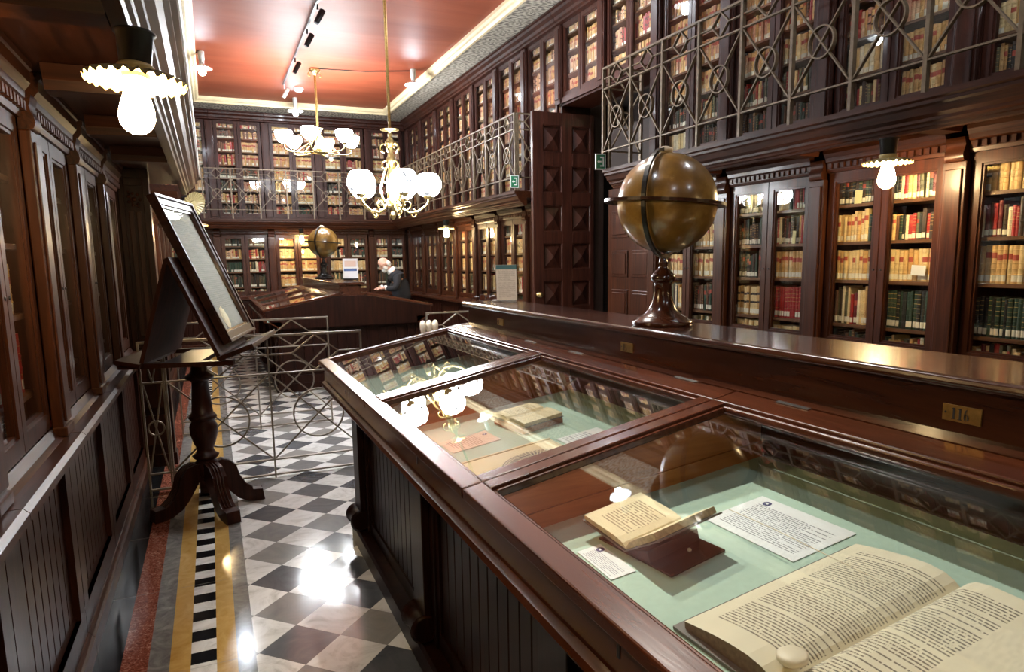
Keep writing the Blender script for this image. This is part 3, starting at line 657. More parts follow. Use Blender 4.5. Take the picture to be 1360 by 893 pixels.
def railing(name, label, cat, loc, rz, n, pitch, zs, zfoot, r, mat, group, half=False, post=0.022, ends=True, extra=None, bw=0.009, bd=0.022):
    t = thing(name, label, cat, loc, rz, group)
    zb, zm, zt = zs; Ltot = n * pitch
    for nm, z, hh in (('top_rail', zt, 0.016), ('middle_rail', zm, 0.010), ('bottom_rail', zb, 0.010)):
        b = MB(); b.box(-0.008, Ltot + 0.008, -0.013, 0.013, z - hh / 2, z + hh / 2); b.build(nm, mat, t)
    if extra is not None:
        b = MB(); b.box(-0.008, Ltot + 0.008, -0.012, 0.012, extra - 0.006, extra + 0.006); b.build('foot_rail', mat, t)
    cr, rg, di = bay_parts(pitch, zb, zm, zt, r, half, bw, bd)
    ms = [('cross', cr.mesh('cross', mat)), ('ring', rg.mesh('ring', mat)), ('diamond', di.mesh('diamond', mat))]
    pb = MB(); pb.box(-post / 2, post / 2, -0.015, 0.015, zfoot, zt - 0.006); pm = pb.mesh('post', mat)
    for i in range(n + 1):
        o = bpy.data.objects.new('post', pm); COL.objects.link(o); o.parent = t; o.location = (i * pitch, 0, 0)
        if i < n:
            for nm, me in ms:
                o = bpy.data.objects.new(nm, me); COL.objects.link(o); o.parent = t; o.location = (i * pitch, 0, 0)
    return t
RG = 'iron gallery railings'
railing('gallery_railing', 'long iron gallery railing above the large globe on the right', 'railing', (XE + 0.03, 5.55, 0), -PI / 2, 14, 0.443, (ZB, ZM, ZT), 2.401, 0.095, M['iron'], RG)
railing('gallery_railing', 'short return railing closing the near right gallery at the doorway', 'railing', (XE + 0.06, 5.50, 0), 0, 1, 0.34, (ZB, ZM, ZT), 2.401, 0.085, M['iron'], RG)
railing('gallery_railing', 'long iron gallery railing running from the door to the far right corner', 'railing', (XE + 0.03, 13.50, 0), -PI / 2, 13, 0.4592, (ZB, ZM, ZT), 2.401, 0.095, M['iron'], RG)
railing('gallery_railing', 'short return railing closing the far right gallery beside the door leaf', 'railing', (XE + 0.06, 7.53, 0), 0, 1, 0.34, (ZB, ZM, ZT), 2.401, 0.085, M['iron'], RG)
railing('gallery_railing', 'iron gallery railing across the far end wall', 'railing', (-0.03, YE + 0.03, 0), 0, 7, 0.478, (ZB, ZM, ZT), 2.401, 0.095, M['iron'], RG)
# ---- two low barriers across the aisle
BG = 'low metal barriers across the marble aisle'
railing('aisle_barrier', 'low metal barrier crossing the aisle just behind the wooden lectern', 'barrier', (-0.34, 5.24, 0), 0, 2, 0.68, (0.14, 0.79, 1.07), 0.0, 0.19, M['steel'], BG, True, 0.012, extra=0.024, bw=0.011, bd=0.014)
railing('aisle_barrier', 'narrow metal barrier section between the left wall and the lectern', 'barrier', (-0.494, 5.24, 0), 0, 1, 0.138, (0.14, 0.79, 1.07), 0.0, 0.055, M['steel'], BG, False, 0.012, extra=0.024, bw=0.010, bd=0.014)
railing('aisle_barrier', 'low metal barrier farther down the aisle before the far showcase', 'barrier', (-0.34, 6.88, 0), 0, 2, 0.68, (0.14, 0.79, 1.06), 0.0, 0.19, M['steel'], BG, True, 0.012, extra=0.024, bw=0.011, bd=0.014)
railing('aisle_barrier', 'low metal barrier section glimpsed right of the far end of the showcase', 'barrier', (2.04, 6.88, 0), 0, 2, 0.68, (0.14, 0.79, 1.05), 0.0, 0.19, M['steel'], BG, True, 0.014, extra=0.024, bw=0.011, bd=0.014)

# ------------------------------------------------------------------ desk showcases
SL = 0.195
def gz(x): return 1.04 + SL * (x - 0.53)
def fz(x): return 0.905 + 0.13 * (x - 0.6)
def mir(pr_): return [(2 * CX - x, z) for x, z in pr_][::-1]
def showcase(label, ya, yb, joints, plates, full):
    """double sloped glazed desk case, running from y=ya to y=yb, joints = y of the lid joints"""
    t = thing('display_case', label, 'display case', (CX, (ya + yb) / 2, 0), 0, 'double sided desk showcases')
    def add(b, name, mats, par=None, **kw):
        o = b.build(name, mats, None, **kw); p = par or t
        o.parent = p; off = t.location if p is t else None
        if p is t: o.location = Vector(o.location) - t.location
        return o
    ea, eb = ya + 0.14, yb - 0.14
    b = MB(); b.prism([(0.65, 0), (0.65, 0.085), (0.66, 0.1), (2 * CX - 0.66, 0.1), (2 * CX - 0.65, 0.085), (2 * CX - 0.65, 0)], 'y', ea, eb); add(b, 'plinth', M['wood_body'])
    b = MB(); b.box(0.735, 2 * CX - 0.735, ea + 0.03, eb - 0.03, 0.1, 0.9); add(b, 'body', M['wood_body'])
    js = sorted(joints)
    posts = [eb - 0.115] + [j - 0.21 for j in js[::-1]] + [ea + 0.115]
    for s in (0, 1):
        f = (lambda x: x) if s == 0 else (lambda x: 2 * CX - x)
        for k, py_ in enumerate(posts):
            if s == 1 and full is False and k not in (0, len(posts) - 1): pass
            b = MB(); w = 0.115
            x0, x1 = sorted((f(0.70), f(0.735))); b.box(x0, x1, py_ - w, py_ + w, 0.1, 0.84)
            x0, x1 = sorted((f(0.668), f(0.70))); b.box(x0, x1, py_ - 0.075, py_ + 0.075, 0.13, 0.80)
            o = add(b, 'post', M['wood_body'], bevel=0.004)
            b = MB(); b.lathe([(0.05, -0.08), (0.062, -0.07), (0.05, -0.055), (0.05, 0.055), (0.062, 0.07), (0.05, 0.08)], (f(0.672), py_, 0.165), 18, rot=Matrix.Rotation(PI / 2, 3, 'X'))
            sc_ = b.build('scroll_foot', M['wood_body'], o)
        for k in range(len(posts) - 1):
            yh, yl = posts[k] - 0.115, posts[k + 1] + 0.115
            if yh - yl < 0.15: continue
            b = MB(); n = max(3, round((yh - yl) / 0.085)); dy = (yh - yl - 0.06) / n
            for i in range(n):
                y0, y1 = yl + 0.03 + i * dy, yl + 0.03 + (i + 1) * dy
                pr_ = [(f(0.735), y0), (f(0.728), y0), (f(0.722), y0 + 0.006), (f(0.722), y1 - 0.006), (f(0.728), y1), (f(0.735), y1)]
                b.prism(pr_, 'z', 0.17, 0.80)
            for a0, a1, z0, z1 in ((yl, yl + 0.03, 0.1, 0.84), (yh - 0.03, yh, 0.1, 0.84), (yl + 0.03, yh - 0.03, 0.1, 0.17), (yl + 0.03, yh - 0.03, 0.8, 0.84)):
                x0, x1 = sorted((f(0.712), f(0.735))); b.box(x0, x1, a0, a1, z0, z1)
            add(b, 'beaded_panel', M['wood_body'])
        # moulding under the box
        pf = [(0.74, 0.80), (0.70, 0.80), (0.685, 0.83), (0.64, 0.85), (0.60, 0.875), (0.575, 0.88), (0.545, 0.885), (0.535, 0.90), (0.54, 0.915), (0.56, 0.925), (0.575, 0.925), (0.575, 0.887), (0.74, 0.887)]
        pf = [(f(x), z) for x, z in pf]
        b = MB(); b.prism(pf, 'y', ya + 0.02, yb - 0.02); add(b, 'lower_moulding', M['wood_case'])
        pf = [(f(x), z) for x, z in [(0.556, 0.925), (0.556, 1.02), (0.575, 1.02), (0.575, 0.925)]]
        b = MB(); b.prism(pf, 'y', ya + 0.025, yb - 0.025)
        for j in js + [yb - 1.2 if full else ya + 0.5]:
            yk = j + 0.5
            if ya < yk < yb: 
                x0, x1 = sorted((f(0.5545), f(0.556))); b.box(x0, x1, yk - 0.004, yk + 0.004, 0.962, 0.985, mi=1)
        add(b, 'apron', [M['wood_case'], M['black']])
        # lining board and inner dividers
        ylin = [ya + 0.03] + js + [yb - 0.03]
        b = MB()
        for k in range(len(ylin) - 1):
            mi = 1 if (full and k == len(ylin) - 3 and False) else 0
            b.add([(f(0.576), ylin[k], fz(0.576)), (f(1.449), ylin[k], fz(1.449)), (f(1.449), ylin[k + 1], fz(1.449)), (f(0.576), ylin[k + 1], fz(0.576)),
                   (f(0.576), ylin[k], 0.888), (f(1.449), ylin[k], 0.888), (f(1.449), ylin[k + 1], 0.888), (f(0.576), ylin[k + 1], 0.888)],
                  [(0, 1, 2, 3), (7, 6, 5, 4), (0, 4, 5, 1), (1, 5, 6, 2), (2, 6, 7, 3), (3, 7, 4, 0)], mi=mi)
        add(b, 'lining', [M['felt'], M['felt_tan']])
        for j in js:
            b = MB(); pf = [(f(x), z) for x, z in [(0.577, fz(0.577)), (1.448, fz(1.448)), (1.448, gz(1.448) - 0.032), (0.577, gz(0.577) - 0.032)]]
            b.prism(pf, 'y', j - 0.042, j + 0.03)
            b.prism([(f(x), z) for x, z in [(0.577, fz(0.577)), (1.448, fz(1.448)), (1.448, fz(1.448) + 0.045), (0.577, fz(0.577) + 0.045)]], 'y', j - 0.05, j - 0.042)
            add(b, 'divider', M['wood_orange'])
        # lids
        ends = [ya] + js + [yb]
        for k in range(len(ends) - 1):
            y0, y1 = ends[k] + 0.002, ends[k + 1] - 0.002
            b = MB()
            def slab(xa, xb, ya_, yb_, th=0.028, up=0.0):
                pts = []
                for zz in (-th, up):
                    pts.append([(f(x), y, gz(x) + zz) for x, y in ((xa, ya_), (xb, ya_), (xb, yb_), (xa, yb_))])
                b.hexa(pts[0], pts[1])
            slab(0.53, 0.585, y0, y1); slab(1.302, 1.388, y0, y1); slab(0.585, 1.302, y0, y0 + 0.05); slab(0.585, 1.302, y1 - 0.05, y1)
            e = 0.012
            slab(0.585, 0.585 + e, y0 + 0.05, y1 - 0.05, 0.03, -0.008); slab(1.302 - e, 1.302, y0 + 0.05, y1 - 0.05, 0.03, -0.008)
            slab(0.585 + e, 1.302 - e, y0 + 0.05, y0 + 0.05 + e, 0.03, -0.008); slab(0.585 + e, 1.302 - e, y1 - 0.05 - e, y1 - 0.05, 0.03, -0.008)
            lid = add(b, 'lid', M['wood_case'], bevel=0.004)
            b = MB(); b.hexa([(f(x), y, gz(x) - 0.022) for x, y in ((0.5855, y0 + 0.0505), (1.3015, y0 + 0.0505), (1.3015, y1 - 0.0505), (0.5855, y1 - 0.0505))],
                             [(f(x), y, gz(x) - 0.018) for x, y in ((0.5855, y0 + 0.0505), (1.3015, y0 + 0.0505), (1.3015, y1 - 0.0505), (0.5855, y1 - 0.0505))])
            g = b.build('glass_pane', M['case_glass'], lid)
            for yh in (y0 + 0.22, y1 - 0.22):
                b = MB(); b.hexa([(f(x), y, gz(x) + 0.0005) for x, y in ((1.372, yh - 0.055), (1.386, yh - 0.055), (1.386, yh + 0.055), (1.372, yh + 0.055))],
                                 [(f(x), y, gz(x) + 0.003) for x, y in ((1.372, yh - 0.055), (1.386, yh - 0.055), (1.386, yh + 0.055), (1.372, yh + 0.055))])
                b.build('hinge', M['silver'], lid)
        b = MB(); b.prism([(f(x), z) for x, z in [(1.391, gz(1.391) - 0.03), (1.391, gz(1.391)), (1.452, gz(1.391) + 0.006), (1.452, gz(1.391) - 0.03)]], 'y', ya + 0.02, yb - 0.02); add(b, 'hinge_board', M['wood_ridge'])
        for pl_y, txt in (plates if s == 0 else []):
            b = MB(); b.box(1.4465, 1.4495, pl_y - 0.041, pl_y + 0.041, 1.2385, 1.2745)
            pl = add(b, 'number_plate', M['old_brass'])
            b = MB()
            def P2(u, v): return (1.4462, pl_y + 0.0025 - u, 1.2565 + v)      # u to the right seen from the aisle
            def stroke(u0, u1, v0, v1): 
                a = P2(u0, v0); c = P2(u1, v1); b.box(1.4452, 1.4464, min(a[1], c[1]), max(a[1], c[1]), min(a[2], c[2]), max(a[2], c[2]))
            for k, ch in enumerate(txt):
                u = (k - 1) * 0.0135
                if ch == '1':
                    stroke(u - 0.0018, u + 0.0018, -0.012, 0.012); stroke(u - 0.0045, u + 0.0045, -0.013, -0.0118); stroke(u - 0.0045, u + 0.0018, 0.0095, 0.0108)
                else:
                    def pt(a, rx, rz, cu=0.0, cv=0.0): return (u + cu + rx * math.cos(a), cv + rz * math.sin(a))
                    ring = []
                    n = 20
                    for i in range(n):
                        a0, a1 = 2 * PI * i / n, 2 * PI * (i + 1) / n
                        for aa in (a0,):
                            wo = 0.0012 + 0.0022 * abs(math.cos(aa)); wo1 = 0.0012 + 0.0022 * abs(math.cos(a1))
                            p0 = pt(a0, 0.0052, 0.0068, 0, -0.006); p1 = pt(a1, 0.0052, 0.0068, 0, -0.006)
                            q0 = pt(a0, 0.0052 - wo, 0.0068 - 0.0012, 0, -0.006); q1 = pt(a1, 0.0052 - wo1, 0.0068 - 0.0012, 0, -0.006)
                            x = 1.4452
                            b.add([(x, P2(*p0)[1], P2(*p0)[2]), (x, P2(*p1)[1], P2(*p1)[2]), (x, P2(*q1)[1], P2(*q1)[2]), (x, P2(*q0)[1], P2(*q0)[2])], [(0, 1, 2, 3)])
                    prev = None
                    for i in range(10):
                        a = PI - i * (PI * 0.62) / 9
                        o_ = pt(a, 0.0055, 0.0165, 0.0005, -0.0045); w = 0.0034 * (1 - i / 12); i_ = (o_[0] + w, o_[1] - 0.0004)
                        if prev:
                            b.add([(1.4452, P2(*prev[0])[1], P2(*prev[0])[2]), (1.4452, P2(*o_)[1], P2(*o_)[2]), (1.4452, P2(*i_)[1], P2(*i_)[2]), (1.4452, P2(*prev[1])[1], P2(*prev[1])[2])], [(0, 1, 2, 3)])
                        prev = (o_, i_)
            if txt: 
                nb = b.build('digits', M['ink'], pl)
            b = MB(); b.lathe([(0.0025, 0), (0.0025, 0.001), (0.0005, 0.0012)], (0, 0, 0), 8, rot=Matrix.Rotation(-PI / 2, 3, 'Y'))
            b.build('screw', M['black'], pl, loc=(1.4464, pl_y + 0.034, 1.2565))
    # ridge
    b = MB(); b.box(1.4505, 2 * CX - 1.4505, ya + 0.03, yb - 0.01, 0.9, 1.315); add(b, 'ridge', M['wood_ridge'])
    b = MB(); xo = 1.42
    pf = [(xo + 0.02, 1.312), (xo + 0.004, 1.317), (xo, 1.325), (xo + 0.003, 1.337), (xo + 0.012, 1.341), (2 * CX - xo - 0.012, 1.341), (2 * CX - xo - 0.003, 1.337), (2 * CX - xo, 1.325), (2 * CX - xo - 0.004, 1.317), (2 * CX - xo - 0.02, 1.312)]
    b.prism(pf, 'y', ya - 0.01, yb + 0.03); add(b, 'counter_top', M['wood_ridge'], bevel=0.003)
    # gable ends
    for ye, d in ((yb - 0.02, 1), (ya + 0.02, -1)):
        gab = [(0.56, 0.925), (2 * CX - 0.56, 0.925), (2 * CX - 0.56, 1.015), (2 * CX - 1.39, gz(1.39) - 0.031), (1.39, gz(1.39) - 0.031), (0.56, 1.015)]
        b = MB(); y0, y1 = sorted((ye, ye - d * 0.02)); b.prism(gab, 'y', y0, y1); b.prism([(0.74, 0.80), (2 * CX - 0.74, 0.80), (2 * CX - 0.56, 0.925), (0.56, 0.925)], 'y', y0, y1)
        yy = (eb - 0.03) if d == 1 else (ea + 0.03)
        y0, y1 = sorted((yy, yy + d * 0.025))
        b.box(0.74, 2.43, y0, y1, 0.1, 0.2); b.box(0.74, 2.43, y0, y1, 0.76, 0.82)
        for x in (0.74, 1.27, 1.80, 2.33): b.box(x, x + 0.1, y0, y1, 0.2, 0.76)
        y0, y1 = sorted((yy, yy + d * 0.012))
        for x in (0.89, 1.42, 1.95):
            for i in range(3): b.box(x + i * 0.115, x + i * 0.115 + 0.108, y0, y1, 0.21, 0.75)
        add(b, 'end_panel', M['wood_body'])
    return t
showcase('large near showcase with sloping glass lids and raised counter bearing a globe', -0.95, 3.985, [-0.81, 0.36, 1.53, 2.70], [(0.913, '116'), (2.2, '11'), (3.46, '1')], True)
showcase('far showcase with dark gabled end panel, beyond the aisle barrier', 8.6, 12.25, [9.75, 10.92], [], False)

# ------------------------------------------------------------------ things lying in the near showcase
BETA = math.atan(0.13)
def lay(o, x, y, rz, lift=0.0):
    R_ = Matrix.Rotation(-BETA, 4, 'Y') @ Matrix.Rotation(rz, 4, 'Z')
    o.matrix_world = Matrix.Translation((x, y, fz(x) + 0.0012 + lift)) @ R_
    return o
def sheet(name, w, h, mat, label, cat, x, y, rz, emblem=None, group=None, th=0.0012):
    """w along local x (reading direction), h along local y (up the page)"""
    b = MB(); b.box(-w / 2, w / 2, -h / 2, h / 2, 0, th * 0.7, mi=1)
    b.quad((-w / 2, -h / 2, th), (w / 2, -h / 2, th), (w / 2, h / 2, th), (-w / 2, h / 2, th), mi=0, uv=[(0, 0), (1, 0), (1, 1), (0, 1)])
    o = b.build(name, [mat, M['paper']]); tag(o, label, cat, group)
    lay(o, x, y, rz)
    if emblem:
        ex, ey, r = emblem
        b = MB(); b.lathe([(r, th + 0.0002), (r, th + 0.0006)], (0, 0, 0), 20); bb = MB()
        q = b.build('emblem', M['navy_ink'], o); q.location = (ex, ey, 0)
        bb.box(-r * 0.5, r * 0.3, -r * 0.2, r * 0.25, th + 0.0007, th + 0.001); bb.box(0, r * 0.45, -r * 0.35, -r * 0.1, th + 0.0007, th + 0.001)
        bb.build('emblem_mark', M['paper'], q)
    return o
# page top points to +x (the back of the case), reading direction runs to -y
RT = -PI / 2
sheet('caption_sheet', 0.272, 0.192, M['text_white'], 'large white printed caption sheet above the open folio', 'paper', 1.157, 1.13, RT + 0.03, (-0.095, 0.07, 0.011))
sheet('caption_card', 0.152, 0.062, M['text_card'], 'small white caption card left of the little open book on brown cradle', 'paper', 0.762, 1.235, RT - 0.02, (-0.052, 0.017, 0.010))
sheet('caption_sheet', 0.15, 0.19, M['text_pink'], 'pinkish printed caption sheet in the middle pane next to the fan print', 'paper', 0.829, 2.294, RT + 0.05, (-0.03, 0.075, 0.009))
sheet('caption_sheet', 0.19, 0.185, M['text_white'], 'white caption sheet behind the open book in the middle pane', 'paper', 1.11, 2.548, RT + 0.03, (-0.03, 0.07, 0.009))
sheet('caption_card', 0.11, 0.17, M['text_card'], 'white caption card partly under the frame bar between middle and near panes', 'paper', 1.16, 2.02, RT + 0.04, (0.02, 0.065, 0.008))
# print with an engraved fan
pr_o = thing('engraved_print', 'yellowed engraved print with a half round fan pattern in the middle pane', 'print')
b = MB(); b.box(-0.17, 0.17, -0.115, 0.115, 0, 0.003); b.box(-0.17, 0.17, 0.105, 0.115, 0.003, 0.006); sh = b.build('mount', M['page'], pr_o)
b = MB()
for i in range(26):
    a0, a1 = PI * i / 26, PI * (i + 0.72) / 26
    for r0, r1 in ((0.055, 0.072), (0.076, 0.100), (0.104, 0.110), (0.114, 0.120)):
        b.quad((r0 * math.cos(a0), r0 * math.sin(a0) * 0.85, 0.0036), (r1 * math.cos(a0), r1 * math.sin(a0) * 0.85, 0.0036), (r1 * math.cos(a1), r1 * math.sin(a1) * 0.85, 0.0036), (r0 * math.cos(a1), r0 * math.sin(a1) * 0.85, 0.0036))
fan = b.build('engraved_fan', M['leather_grey'], pr_o); fan.location = (0.035, -0.06, 0)
bpy.context.view_layer.update(); lay(pr_o, 0.89, 1.975, 0.02)

def leaf(b, W, Hh, prof, mi, uvflip=False, n=None, z_off=0.0):
    """curved page: prof = list of (x,z) across the page from gutter outwards, Hh = page height along y"""
    m = len(prof)
    for i in range(m - 1):
        (xa, za), (xb, zb) = prof[i], prof[i + 1]
        u0, u1 = i / (m - 1), (i + 1) / (m - 1)
        if uvflip: u0, u1 = 1 - u0, 1 - u1
        b.quad((xa, -Hh / 2, za + z_off), (xb, -Hh / 2, zb + z_off), (xb, Hh / 2, zb + z_off), (xa, Hh / 2, za + z_off), mi=mi, uv=[(u0, 0), (u1, 0), (u1, 1), (u0, 1)])
        b.sm[-1] = True
def half_book(W, Hh, prof, side):
    """one half of an open book as page block; returns MB. prof gives the top surface (x>0), flat bottom at z=0"""
    b = MB(); pf = [(side * x, z) for x, z in prof]
    pts = pf + [(side * prof[-1][0], 0.0), (0.0, 0.0)]
    for yy in (-Hh / 2, Hh / 2): b.add([(x, yy, z) for x, z in pts], [tuple(range(len(pts)))], mi=1)
    x, z = pf[-1]; b.quad((x, -Hh / 2, 0), (x, Hh / 2, 0), (x, Hh / 2, z), (x, -Hh / 2, z), mi=1)
    b.quad((0, -Hh / 2, 0), (x, -Hh / 2, 0), (x, Hh / 2, 0), (0, Hh / 2, 0), mi=1)
    leaf(b, W, Hh, pf, 0, uvflip=(side < 0))
    return b
# big folio: gutter along x (world), local y = up the page = +x world, local x = -y world
fo = thing('open_folio', 'large open printed folio lying in the near pane at bottom right', 'book')
profL = [(0.0, 0.010), (0.012, 0.022), (0.03, 0.031), (0.06, 0.035), (0.10, 0.033), (0.14, 0.028), (0.18, 0.021), (0.215, 0.014)]
HB = 0.45
b = MB(); b.box(-0.235, -0.005, -HB / 2 - 0.012, HB / 2 + 0.008, 0, 0.007); b.box(0.005, 0.245, -HB / 2 - 0.012, HB / 2 + 0.008, 0, 0.007); b.box(-0.006, 0.006, -HB / 2 - 0.012, HB / 2 + 0.008, 0.0, 0.005)
b.build('cover', M['leather_grey'], fo, label='worn grey brown cover boards')
o = half_book(0.22, HB, profL, -1).build('left_page_block', [M['text_big'], M['old_edge']], fo); o.location = (0, 0, 0.0075)
profR = [(0.0, 0.010), (0.010, 0.026), (0.025, 0.036), (0.05, 0.040), (0.10, 0.038), (0.16, 0.032), (0.225, 0.026)]
o = half_book(0.22, HB, profR, 1).build('right_page_block', [M['text_big2'], M['old_edge']], fo); o.location = (0, 0, 0.0075)
bpy.context.view_layer.update(); lay(fo, 0.972, 0.72, RT + 0.03)
# white disc weight near the front edge of the folio
b = MB(); b.lathe([(0.022, 0), (0.024, 0.003), (0.024, 0.009), (0.020, 0.012), (0.004, 0.012)], (0, 0, 0), 24)
o = tag(b.build('paper_weight', M['ivory']), 'small round white weight lying on the gutter of the open folio', 'paperweight'); lay(o, 0.785, 0.722, 0, 0.046)
# cord holding the folio open
b = MB(); b.tube([(0, 0.26, 0.0), (0, 0.13, 0.004), (0.0, -0.14, 0.0)], 0.0011, 6)
o = tag(b.build('page_band', M['ivory']), 'thin pale transparent band stretched over folio and caption sheet', 'band'); lay(o, 1.06, 0.92, 0.0, 0.052)
# little book on cradle
cr = thing('book_cradle', 'brown wooden cradle under the little open book in the near pane', 'book stand')
b = MB(); b.prism([(-0.09, 0.0), (-0.085, 0.011), (0.0, 0.005), (0.075, 0.030), (0.08, 0.0)], 'y', -0.075, 0.075); b.build('wedge', M['wood_dark'], cr)
b = MB(); b.box(-0.095, 0.15, -0.08, 0.08, 0.0, 0.004); b.build('base_board', M['wood_ridge'], cr).location = (0, 0, 0)
bpy.context.view_layer.update()
lay(cr, 0.895, 1.25, RT + 0.12)
lb = thing('small_open_book', 'little open old book resting on a brown cradle in the near pane', 'book')
HS = 0.178
profS = [(0.0, 0.002), (0.010, 0.010), (0.03, 0.014), (0.06, 0.014), (0.105, 0.012), (0.15, 0.011)]
b = half_book(0.15, HS, profS, -1)
o = b.build('left_page_block', [M['text_small'], M['page_edge']], lb); o.rotation_euler = (0, math.radians(9), 0); o.location = (-0.002, 0, 0.022)
b = half_book(0.12, HS, [(0.0, 0.004), (0.02, 0.013), (0.06, 0.015), (0.12, 0.015)], 1)
o = b.build('right_page_block', [M['text_small'], M['page_edge']], lb); o.rotation_euler = (0, math.radians(-30), 0); o.location = (0.002, 0, 0.022)
b = MB(); b.prism([(-0.156, 0.0435), (-0.002, 0.019), (0.118, 0.087), (0.120, 0.084), (-0.002, 0.0155), (-0.157, 0.040)], 'y', -HS / 2 - 0.003, HS / 2 + 0.003)
b.build('cover', M['leather_grey'], lb)
bpy.context.view_layer.update(); lay(lb, 0.895, 1.228, RT + 0.12, 0.0)
b = MB(); b.sphere(0.005, (0, 0, 0.005), 12, 8); o = tag(b.build('round_pin', M['ivory']), 'tiny round white pin beside the little book cradle', 'pin'); lay(o, 0.93, 1.155, 0)
# second small open book in the middle pane, on an orange block
bs = thing('book_stand', 'low reddish wooden block under the open book in the middle pane', 'book stand')
b = MB(); b.box(-0.11, 0.11, -0.09, 0.09, 0, 0.022); b.build('block', M['wood_orange'], bs, bevel=0.002); bpy.context.view_layer.update(); lay(bs, 1.085, 2.33, RT + 0.12)
l2 = thing('small_open_book', 'open old book on a reddish block in the middle pane', 'book')
o = half_book(0.12, 0.17, [(0.0, 0.004), (0.015, 0.016), (0.05, 0.020), (0.12, 0.012)], -1).build('left_page_block', [M['text_small'], M['page_edge']], l2)
o = half_book(0.12, 0.17, [(0.0, 0.004), (0.015, 0.016), (0.05, 0.020), (0.12, 0.014)], 1).build('right_page_block', [M['text_small'], M['page_edge']], l2)
b = MB(); b.box(-0.123, 0.123, -0.088, 0.088, -0.003, -0.0002); b.build('cover', M['leather_grey'], l2)
bpy.context.view_layer.update(); lay(l2, 1.085, 2.34, RT + 0.12, 0.026)

# ------------------------------------------------------------------ globes
def globe(label, x, y, z, s, rz, dark):
    t = thing('terrestrial_globe', label, 'globe', (x, y, z), rz, 'antique globes on the showcase counters')
    b = MB(); wood_ = M['wood_ridge'] if not dark else M['black']
    b.lathe([(0.118, 0), (0.122, 0.008), (0.12, 0.016), (0.105, 0.022), (0.10, 0.030), (0.088, 0.034), (0.075, 0.045), (0.055, 0.065), (0.042, 0.095), (0.036, 0.13), (0.034, 0.165), (0.04, 0.172), (0.048, 0.18), (0.05, 0.19), (0.044, 0.20), (0.034, 0.212), (0.02, 0.225), (0.016, 0.24), (0.022, 0.246), (0.016, 0.254), (0.014, 0.268)], (0, 0, 0), 32)
    b.xf(Matrix.Scale(s, 4)); b.build('pedestal', wood_, t)
    R_ = 0.2; c = (0, 0, 0.268 + 0.012 + R_)
    b = MB(); b.sphere(R_ - 0.006, (0, 0, 0), 48, 28); b.xf(Matrix.Scale(s, 4)); o = b.build('sphere', M['globe'], t); o.location = (0.012, 0, c[2] * s); o.rotation_euler = (0.3, 0.4, 0)
    b = MB()                                      # horizon ring, a flat disc with a hole
    n = 56
    for i in range(n):
        a0, a1 = 2 * PI * i / n, 2 * PI * (i + 1) / n
        def q(r, a, zz): return (r * math.cos(a), r * math.sin(a), zz)
        ri, ro, h = 0.2, 0.236, 0.006
        b.add([q(ri, a0, -h), q(ro, a0, -h), q(ro, a1, -h), q(ri, a1, -h), q(ri, a0, h), q(ro, a0, h), q(ro, a1, h), q(ri, a1, h)], [(0, 3, 2, 1), (4, 5, 6, 7), (1, 2, 6, 5), (0, 4, 7, 3)])
    b.xf(Matrix.Scale(s, 4)); o = b.build('horizon_ring', M['black'] if dark else M['wood_dark'], t); o.location = (0, 0, c[2] * s); o.rotation_euler = (math.radians(2), math.radians(3), 0)
    b = MB(); ring_mesh(b, 0.212, 0.012, 0.016, 56); b.xf(Matrix.Scale(s, 4)); o = b.build('meridian_ring', M['black'], t); o.location = (0, 0, c[2] * s); o.rotation_euler = (0, 0, math.radians(32))
    b = MB(); b.lathe([(0.004, -0.012), (0.03, -0.008), (0.03, 0.004), (0.012, 0.012), (0.001, 0.014)], (0, 0, 0), 16); b.xf(Matrix.Scale(s, 4)); o = b.build('pole_cap', M['ivory'], t); o.location = (0.0, 0, (c[2] + R_ + 0.006) * s)
    return t
globe('large brown antique globe on turned pedestal on the near counter', 1.578, 2.155, 1.3425, 0.95, 0, False)
globe('far dark antique globe standing on the counter of the far showcase', 1.585, 10.72, 1.3425, 1.15, 0.4, True)

# ------------------------------------------------------------------ signs on the counters
t = thing('information_sign', 'white information sheet with teal header in clear holder on the near counter', 'sign', (1.63, 3.78, 1.3425), math.radians(-12))
w, h = 0.125, 0.215
b = MB(); b.box(-w / 2 - 0.004, w / 2 + 0.004, 0.002, 0.005, 0.0, 0.125); b.box(-w / 2 - 0.004, w / 2 + 0.004, 0.005, 0.07, 0.0, 0.003); b.box(-w / 2 - 0.004, w / 2 + 0.004, -0.02, 0.002, 0.0, 0.003); b.build('holder', M['acrylic'], t)
b = MB(); b.box(-w / 2, w / 2, -0.0006, 0.0012, 0.004, h, mi=1); b.quad((-w / 2, -0.001, 0.004), (w / 2, -0.001, 0.004), (w / 2, -0.001, h), (-w / 2, -0.001, h), 0, [(0, 0), (1, 0), (1, 1), (0, 1)]); b.build('sheet', [M['text_sign'], M['paper']], t)
b = MB(); b.box(-w / 2, w / 2, -0.0016, -0.0012, h - 0.027, h - 0.001); b.build('header', M['teal'], t)
t.rotation_euler = (math.radians(-6), 0, math.radians(-12)); t.location.z = 1.352
t = thing('leaflet_stand', 'white leaflet with blue band propped on the far showcase counter', 'sign', (1.72, 9.3, 1.3425), math.radians(-15))
b = MB(); b.box(-0.10, 0.10, 0, 0.012, 0, 0.28); b.build('leaflet', M['paper'], t)
b = MB(); b.box(-0.085, 0.085, -0.002, -0.0003, 0.11, 0.145); b.build('blue_band', M['blue'], t)
b = MB(); b.box(-0.075, 0.075, -0.002, -0.0003, 0.17, 0.25); b.build('picture', M['text_pink'], t)
b = MB(); b.box(-0.1, 0.1, -0.03, -0.001, 0, 0.012); b.box(-0.1, 0.1, 0.0125, 0.10, 0, 0.004); b.build('foot', M['black'], t)
